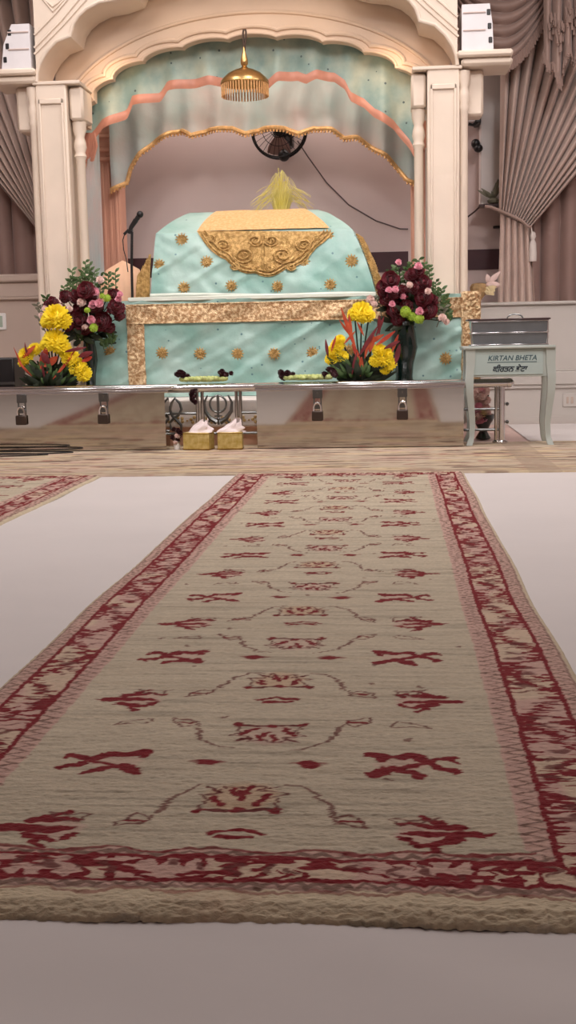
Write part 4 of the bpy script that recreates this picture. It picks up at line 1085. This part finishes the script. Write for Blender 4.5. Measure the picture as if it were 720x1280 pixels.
# cash tray on the table
ctx0 = P(588, 420, DTb + .03).x; ctx1 = P(686, 420, DTb + .03).x; zc0 = ztp + .001; zc1 = P(640, 399, DTb + .03).z; hm = zc1 - zc0
ct = thing('offering_case', 'low grey two-tier case with dark lid and handle on the white table', 'case', ((ctx0 + ctx1) / 2, DTb + .15, ztp))
def frus(m, x0, x1, y0, y1, z0, z1, s):
    m.add([(x0+s, y0+s, z0), (x1-s, y0+s, z0), (x1-s, y1-s, z0), (x0+s, y1-s, z0), (x0, y0, z1), (x1, y0, z1), (x1, y1, z1), (x0, y1, z1)], [(0,3,2,1),(4,5,6,7),(0,1,5,4),(1,2,6,5),(2,3,7,6),(3,0,4,7)]); return m
y0, y1 = DTb + .02, DTb + .28
frus(MB(), ctx0 + .012, ctx1 - .008, y0, y1, zc0 + .006, zc0 + hm * .46, .01).build('lower_tier', 'smoke_acrylic', ct)
frus(MB(), ctx0 + .005, ctx1 - .004, y0, y1, zc0 + hm * .50, zc1 - .012, .01).build('upper_tier', 'smoke_acrylic', ct)
m = MB()
for z in (zc0, zc0 + hm * .46, zc1 - .016): m.box((ctx0 + .004, y0 - .010, z), (ctx1 - .002, y1 + .008, z + .011), .003)
for x in (ctx0 + .004, ctx1 - .012): m.box((x, y0 - .003, zc0), (x + .008, y0 + .006, zc1 - .012), .002)
m.build('metal_edges', 'steel_bright', ct)
m = MB().box((ctx0 - .02, y0 - .012, zc1 - .006), (ctx1 + .01, y1 + .012, zc1 + .006), .003); lidc = m.build('lid', 'dark_lid', ct)
hx = P(645, 395, DTb).x
m = MB().tube([(hx + .055 * math.cos(a), (y0 + y1) / 2 - .08, zc1 + .004 + .032 * math.sin(a)) for a in [PI * i / 12 for i in range(13)]], .005, 8); m.build('handle', 'steel_dark', lidc)

# ------------------------------------------------------------------ cables on the carpet
m = MB()
def loop(cx_, rx, cy_, ry, z): return [Vector((cx_ + rx * math.cos(a), cy_ + ry * math.sin(a), z)) for a in [2*PI*i/60 for i in range(60)]]
e1 = FL(90, 566, .02)
m.tube(loop(e1.x - .62, .62, 8.46, .10, .022), .0045, 6, closed=True); m.tube(loop(e1.x - .80, .66, 8.31, .11, .023), .0045, 6, closed=True)
tag(m.build('cable_coil', 'cable'), 'loose black cable coil lying on the carpet before the left steel box', 'cable')
# black device at the far left
q = P(10, 462, 9.3); dv = thing('amplifier', 'black amplifier at the far left edge beside the yellow flowers', 'amplifier', (q.x - .2, 9.3, ZD))
MB().box((q.x - .5, 9.2, ZD + .03), (q.x + .08, 9.5, P(10, 447, 9.3).z), .012).build('case', 'black_plastic', dv)
MB().box((q.x - .5, 9.19, ZD + .13), (q.x + .08, 9.2, ZD + .15)).box((q.x - .48, 9.19, ZD + .09), (q.x + .06, 9.2, ZD + .10)).build('front_trim', 'steel_dark', dv)
m = MB()
for x in (q.x - .42, q.x + .0): m.lathe([(.025, 0), (.025, .03)], (x, 9.25, ZD), 10); m.lathe([(.025, 0), (.025, .03)], (x, 9.45, ZD), 10)
m.build('feet', 'black_plastic', dv)

# ------------------------------------------------------------------ flowers
def petal(vs, fs, c, d, L, w, up, curl):
    d = d.normalized(); s = d.cross(up)
    if s.length < 1e-5: s = d.cross(Vector((1, 0, 0)))
    s.normalize(); n = s.cross(d).normalized(); k = len(vs)
    for t, ww, cu in ((0, .35, 0), (.5, 1, .3), (1, .55, 1)):
        q = c + d * L * t + n * curl * L * cu; vs += [q - s * w * ww / 2, q + s * w * ww / 2]
    for i in (0, 2): fs.append((k + i, k + i + 1, k + i + 3, k + i + 2))
def bloom_mesh(name, m, r, layers, w, L, seed, dome=1.0, ruff=.12, curl=.2):
    rr = random.Random(seed); vs = []; fs = []; b = MB()
    for i in range(layers):
        z = 1 - (i + .5) / layers * 1.35; ph = i * 2.399963; rad = math.sqrt(max(0, 1 - z * z))
        d = Vector((rad * math.cos(ph), rad * math.sin(ph), z * dome)); d += Vector((rr.uniform(-ruff, ruff), rr.uniform(-ruff, ruff), rr.uniform(-ruff, ruff)))
        petal(vs, fs, d * r * (1 - L), d, r * L * 1.05, r * w, Vector((0, 0, 1)), curl)
    b.add(vs, fs); b.ball((0, 0, 0), r * (1 - L) * 1.08, 10, 7, (1, 1, dome)); return b.mesh(name, m)
BL = {
 'mum': bloom_mesh('bloom', 'yellow_petal', 1.0, 170, .2, .42, 1, .72),
 'rose': bloom_mesh('bloom', 'maroon_petal', 1.0, 70, .62, .36, 2, .9, .16, .35),
 'pink': bloom_mesh('small_bloom', 'pink_petal', 1.0, 40, .6, .42, 3, .85, .15, .3),
 'blush': bloom_mesh('small_bloom', 'blush_petal', 1.0, 40, .6, .42, 4, .85, .15, .3),
 'cream': bloom_mesh('small_bloom', 'cream_petal', 1.0, 40, .6, .42, 8, .85, .15, .3),
 'lime': bloom_mesh('pompom', 'lime_petal', 1.0, 110, .2, .25, 5, 1., .1, .1),
 'dark': bloom_mesh('small_bloom', 'garland_dark', 1.0, 60, .5, .4, 6, .9, .2, .3),
}
def bloom(root, kind, px, py, D, rpx, tilt=None):
    q = P(px, py, D); r = rpx * D / F; nm = BL[kind].name.split('.')[0]
    rot = tilt or (PI / 2 - R.uniform(.1, .9), R.uniform(-.3, .3), R.uniform(-.5, .5))
    return inst(nm, BL[kind], root, q, rot, r)
def sprig(m, a, b, n, lw, spread):
    a = Vector(a); b = Vector(b); d = b - a; m.tube([a, a.lerp(b, .5) + Vector((R.uniform(-.01, .01), R.uniform(-.01, .01), 0)), b], .004, 5)
    for i in range(n):
        t = .25 + .75 * i / (n - 1); s = -1 if i % 2 else 1; base = a.lerp(b, t)
        m.leaf(base, base + Vector((s * spread * R.uniform(.6, 1.1), R.uniform(-.03, .03), spread * R.uniform(.2, .9))), lw, bend=.005)

def yellow_arr(label, cxp, blooms, D, mir_=1, spikes=(), leaves=26):
    q = P(cxp, 470, D); root = thing('flower_arrangement', label, 'flowers', (q.x, D, ZD))
    m = MB().lathe([(.10, 0), (.115, .04), (.125, .11), (.13, .125), (.118, .12), (.02, .11)], (q.x, D + .02, ZD), 28, flute=14, famp=.02); m.build('basket', 'dark_basket', root)
    base = Vector((q.x, D + .02, ZD + .12)); ms = MB()
    for px, py, r in blooms:
        e = P(px, py, D - .04); bloom(root, 'mum', px, py, D - .05, r, (PI / 2 - R.uniform(.35, .8), R.uniform(-.2, .2), R.uniform(-.35, .35)))
        ms.tube([base + Vector((R.uniform(-.03, .03), 0, 0)), base.lerp(e, .5) + Vector((0, .02, .02)), e + Vector((0, .02, 0))], .006, 6)
    ms.build('stems', 'leaf_dark', root)
    m = MB()
    for i in range(leaves * 3):
        a = R.uniform(-1, 1); h = R.uniform(.04, .22); st_ = base + Vector((R.uniform(-.1, .1), R.uniform(-.06, .04), R.uniform(-.04, .06)))
        m.leaf(st_, st_ + Vector((a * .2, R.uniform(-.09, .02), h * (1 - .5 * abs(a)))), R.uniform(.03, .055), bend=R.uniform(-.02, .03))
    m.build('leaves', 'leaf_dark', root)
    m = MB()
    for i in range(leaves):
        a = R.uniform(-1, 1); st_ = base + Vector((a * .13, -.05, R.uniform(0, .12)))
        m.leaf(st_, st_ + Vector((a * .12, -.05, R.uniform(.03, .12))), R.uniform(.025, .04), bend=.02)
    m.build('foliage', 'leaf', root)
    m = MB(); m2 = MB()
    for px0, py0, px1, py1, w in spikes:
        (m if R.random() < .6 else m2).leaf(P(px0, py0, D - .08), P(px1, py1, D - .1), w * .62, bend=R.uniform(-.02, .02), n=7)
    m.build('red_leaves', 'red_leaf', root)
    if m2.v: m2.build('wine_leaves', 'wine_leaf', root)
    return root
yellow_arr('yellow chrysanthemum arrangement standing at the left, before the dark red bouquet', 66,
    [(70, 397, 17), (80, 402, 11), (60, 402, 10), (69, 427, 16), (58, 432, 9), (80, 436, 10), (33, 445, 11), (44, 437, 9), (30, 453, 8), (89, 449, 12), (97, 459, 12), (104, 467, 11), (82, 444, 8)], 9.07,
    spikes=[(50, 462, 58, 434, .10), (62, 455, 52, 440, .09), (55, 458, 72, 446, .09), (28, 448, 44, 432, .06), (36, 446, 31, 428, .03), (60, 472, 57, 446, .04), (66, 474, 90, 446, .03), (80, 440, 108, 434, .04), (98, 446, 116, 440, .07), (102, 452, 115, 446, .06), (30, 462, 17, 434, .02), (40, 470, 22, 450, .03), (56, 474, 52, 455, .03), (70, 468, 100, 430, .02)])
yellow_arr('yellow chrysanthemum arrangement with red spiky leaves standing at the right centre', 450,
    [(452, 391, 14), (443, 393, 9), (461, 396, 9), (422, 432, 9), (418, 440, 10), (425, 425, 7), (415, 449, 9), (428, 446, 8), (478, 448, 13), (470, 452, 9), (486, 455, 10), (474, 438, 9), (484, 443, 8), (481, 462, 7)], 9.07,
    spikes=[(446, 440, 426, 384, .05), (440, 425, 436, 392, .04), (438, 420, 424, 400, .03), (448, 446, 472, 408, .05), (470, 420, 480, 396, .04), (474, 418, 474, 394, .05), (462, 440, 466, 416, .08), (455, 432, 480, 418, .06), (470, 432, 494, 414, .05), (480, 436, 500, 426, .05), (494, 456, 500, 430, .06), (410, 446, 407, 424, .04), (414, 440, 420, 420, .03), (450, 470, 452, 446, .06), (440, 468, 446, 440, .04), (430, 430, 444, 414, .03), (455, 420, 446, 402, .03), (490, 440, 498, 418, .04), (450, 450, 440, 430, .05), (456, 448, 462, 420, .04)])

def bouquet(label, vx, vtop, vbot, D, roses, pinks, blushes, limes, leafs, vr_, greys):
    q = P(vx, 440, D); root = thing('flower_bouquet', label, 'flowers', (q.x, D, ZD)); zt_ = P(vx, vtop, D).z; h = zt_ - ZD
    prof = [(vr_*.75, 0), (vr_*.8, .02), (vr_*.62, h*.25), (vr_*.7, h*.42), (vr_*1.0, h*.65), (vr_*.85, h*.85), (vr_*.72, h*.95), (vr_*.85, h), (vr_*.7, h - .01), (vr_*.2, h*.8)]
    MB().lathe(prof, (q.x, D, ZD), 28).build('vase', 'dark_glass', root)
    base = Vector((q.x, D, zt_)); ms = MB()
    for kind, lst in (('rose', roses), ('pink', pinks), ('blush', blushes), ('lime', limes)):
        for px, py, r in lst:
            dd = D - .10 + R.uniform(-.05, .05) + (.0 if kind == 'rose' else -.08); bloom(root, kind, px, py, dd, r)
            ms.tube([base, base.lerp(P(px, py, D), .5) + Vector((0, .0, .02)), P(px, py, dd + .03)], .004, 5)
    ms.build('stems', 'leaf_dark', root)
    m = MB()
    for px, py, l in leafs: sprig(m, base + Vector((R.uniform(-.02, .02), 0, .02)) if l > 1.5 else P(px, py + 30 * l, D - .03), P(px, py, D - .04), 9, .022, .040)
    m.build('leaves', 'leaf', root)
    m = MB()
    for px, py, l in greys: sprig(m, P(px * .8 + vx * .2, py + 25, D - .02), P(px, py, D - .06), 9, .02, .04)
    if m.v: m.build('grey_foliage', 'leaf_grey', root)
    m = MB()
    for i in range(60):
        a = R.uniform(-1, 1); st_ = base + Vector((R.uniform(-.1, .1), R.uniform(-.08, .08), R.uniform(-.02, .18))); m.leaf(st_, st_ + Vector((a * .16, R.uniform(-.1, .06), R.uniform(-.06, .12))), .045, bend=.01)
    m.build('dark_leaves', 'leaf_dark', root)
    return root
bouquet('dark red bouquet in a dark vase on the left side of the platform', 112, 424, 475, 9.30,
    [(108, 363, 11), (94, 373, 10), (82, 371, 8), (66, 379, 8), (97, 401, 13), (88, 396, 10), (128, 402, 12), (145, 386, 11), (143, 370, 9), (150, 396, 7), (75, 388, 9), (120, 384, 10), (108, 410, 9), (136, 410, 8), (113, 374, 9), (100, 386, 9), (60, 382, 6), (84, 408, 7)],
    [(119, 365, 5.5), (116, 381, 5.5), (124, 379, 5.5), (114, 400, 5.5), (148, 374, 4.5), (150, 368, 4)], [(102, 378, 6), (87, 386, 4), (106, 409, 4), (64, 392, 4), (74, 383, 4), (125, 350, 5), (56, 386, 4), (52, 394, 4)], [(134, 373, 5), (117, 410, 5.5), (109, 388, 4), (128, 370, 3.5)],
    [(90, 338, 1), (104, 338, 1), (112, 332, 1.2), (107, 327, 1.2), (118, 340, 1), (135, 342, 1), (144, 340, 1.2), (97, 348, .8), (88, 350, .8), (126, 345, 1), (80, 358, .8), (110, 345, 1), (100, 415, .5), (140, 420, .4), (130, 425, .4), (58, 372, .5)], .062,
    [(52, 384, 1), (48, 396, 1), (57, 400, 1), (46, 380, 1)])
bouquet('dark red bouquet in a dark curved vase on the right side of the platform', 505, 402, 475, 9.26,
    [(488, 350, 11), (480, 358, 9), (503, 366, 9), (528, 355, 11), (530, 372, 11), (495, 388, 12), (536, 388, 11), (515, 345, 9), (522, 340, 8), (497, 400, 8), (508, 384, 9), (484, 374, 9), (540, 376, 8), (478, 366, 6), (526, 396, 8), (492, 368, 8), (516, 362, 8)],
    [(486, 363, 4.5), (494, 362, 4.5), (523, 333, 5), (504, 371, 4), (490, 380, 4), (524, 389, 5), (498, 328, 4)], [(553, 397, 5), (463, 374, 5), (468, 380, 4), (558, 402, 4), (535, 364, 4), (512, 356, 4)], [(507, 390, 7), (523, 399, 7), (514, 396, 6)],
    [(495, 332, 1), (508, 334, 1), (515, 326, 1.2), (524, 324, 1.2), (536, 334, 1), (546, 364, .8), (552, 362, .8), (556, 370, .8), (558, 378, .6), (500, 345, .8), (512, 350, .8), (488, 338, .8), (550, 380, .6), (530, 330, 1), (506, 358, .5), (512, 372, .5), (560, 392, .4), (545, 352, .8)], .105,
    [(548, 374, 1), (556, 384, 1), (470, 372, 1)])
# peach rose posy behind the railing end
q = P(601, 500, 9.1)
pp = thing('rose_posy', 'peach rose posy in a dark bowl behind the railing end, under the white table', 'flowers', (P(604, 530, 9.3).x, 9.3, .0))
cx0 = P(604, 520, 9.3).x
MB().lathe([(.05, 0), (.06, .01), (.03, .06), (.06, .12), (.085, .16), (.09, .19), (.08, .185), (.02, .15)], (cx0, 9.30, .008), 24).build('bowl', 'dark_glass', pp)
for i in range(34):
    px = 603 + R.uniform(-10, 8); py = R.uniform(488, 527); bloom(pp, R.choice(['blush', 'pink', 'cream', 'blush']), px, py, 9.24 + R.uniform(-.02, .04), R.uniform(5.0, 6.5))
m = MB(); m.lathe([(.03, .17), (.045, .25), (.045, .36), (.03, .40), (.01, .41)], (cx0, 9.32, .008), 14)
m.build('moss_core', 'leaf_dark', pp)
# small dark posy by the left box end
pz = thing('small_posy', 'tiny dark red and white posy on the carpet beside the left steel box end', 'flowers', (P(217, 560, 8.62).x + .03, 8.64, .017))
xx = P(217, 560, 8.62).x + .022
MB().lathe([(.02, 0), (.025, .03), (.018, .05), (.024, .06)], (xx, 8.64, .017), 12).build('cup', 'white_metal', pz)
for i in range(12):
    inst('small_bloom', BL['dark' if i % 3 else 'blush'], pz, (xx + R.uniform(-.03, .03), 8.63 + R.uniform(-.02, .02), .07 + .10 * i / 12), (R.uniform(0, 1.4), 0, R.uniform(0, 3)), .022)
# garlands lying on the rail
for (a, b, lab) in ((228, 281, 'green garland with dark flower ends lying on the rail at left'), (358, 412, 'green garland with dark flower ends lying on the rail at right')):
    A_ = P(a, 474, DRl); B_ = P(b, 472, DRl); zt_ = zR + .048
    g = thing('garland', lab, 'garland', ((A_.x + B_.x) / 2, DRl, zt_), 'garlands on the steel rail')
    m = MB(); n = 22
    for i in range(n):
        t = i / (n - 1); m.ball((A_.x + t * (B_.x - A_.x), DRl + .012 * math.sin(i * 2.1), zt_ + .018 + .004 * math.sin(i * 3)), .026, 8, 6, (1, 1, .75))
    m.build('leaf_rope', 'garland_green', g)
    for q, n_ in ((A_, 9), (B_, 9)):
        for i in range(n_):
            inst('small_bloom', BL['dark'], g, (q.x + R.uniform(-.045, .045), DRl + R.uniform(-.03, .02), zt_ + .02 + R.uniform(0, .05)), (R.uniform(.3, 1.4), 0, R.uniform(0, 3)), R.uniform(.020, .03))
g = thing('flower_strand', 'short dark red flower strand hanging under the rail in the gap', 'garland', P(241, 492, DRl).to_tuple())
for i in range(8):
    q = P(241 + R.uniform(-3, 3), 490 + i * 1.8, DRl - .065); inst('small_bloom', BL['dark'], g, q, (R.uniform(.5, 1.4), 0, i), .02)
MB().tube([(P(241, 488, DRl).x, DRl, zR - .03), P(241, 500, DRl - .03)], .004, 5).build('thread', 'rope', g)

# ------------------------------------------------------------------ light
def area(name, loc, size, energy, col=(1, 1, 1), rot=(0, 0, 0), sy=None, spread=None):
    l = bpy.data.lights.new(name, 'AREA'); l.energy = energy; l.color = col; l.size = size
    if sy: l.shape = 'RECTANGLE'; l.size_y = sy
    if spread: l.spread = spread
    o = bpy.data.objects.new(name, l); C.objects.link(o); o.location = loc; o.rotation_euler = rot; return o
for x in (-2.6, -.3, 2.0):
    area('ceiling_lamp', (x, 6.0, ZT - .06), .9, 40, (1, .95, .94))
    area('ceiling_lamp', (x, 8.4, ZT - .06), .9, 34, (1, .94, .92))
    area('ceiling_lamp', (x, 2.6, ZT - .06), .9, 2.5, (1, .98, .97))
    d_ = Vector((x * .8 - .5, 9.9, 1.3)) - Vector((x, 4.6, ZT - .15))
    area('canopy_front_fill', (x, 4.6, ZT - .15), .8, 14, (1, .93, .90), d_.to_track_quat('-Z', 'Y').to_euler(), spread=math.radians(62))  # added fill from out of view, aimed to brighten the canopy front
area('unseen_canopy_light', (AX, 10.5, 3.28), 2.2, 11, (1, .84, .70), (0, 0, 0), .3)
area('unseen_canopy_light', (AX, 11.3, 3.5), 2.6, 26, (1, .86, .80), (0, 0, 0), .3)  # added unseen behind the rear valance to brighten the back wall
for s in (-1, 1):
    area('canopy_spot', (mir(-2.25, s), DC + .22, 2.95), .15, .9, (1, .66, .40), (math.radians(60), 0, 0))
area('arch_strip', (AX, DC + .20, 3.36), 1.6, .7, (1, .72, .46), (math.radians(75), 0, 0), .08)
w = bpy.data.worlds.new('room_air'); sc.world = w; w.use_nodes = True
w.node_tree.nodes['Background'].inputs[0].default_value = (.8, .78, .78, 1); w.node_tree.nodes['Background'].inputs[1].default_value = .15
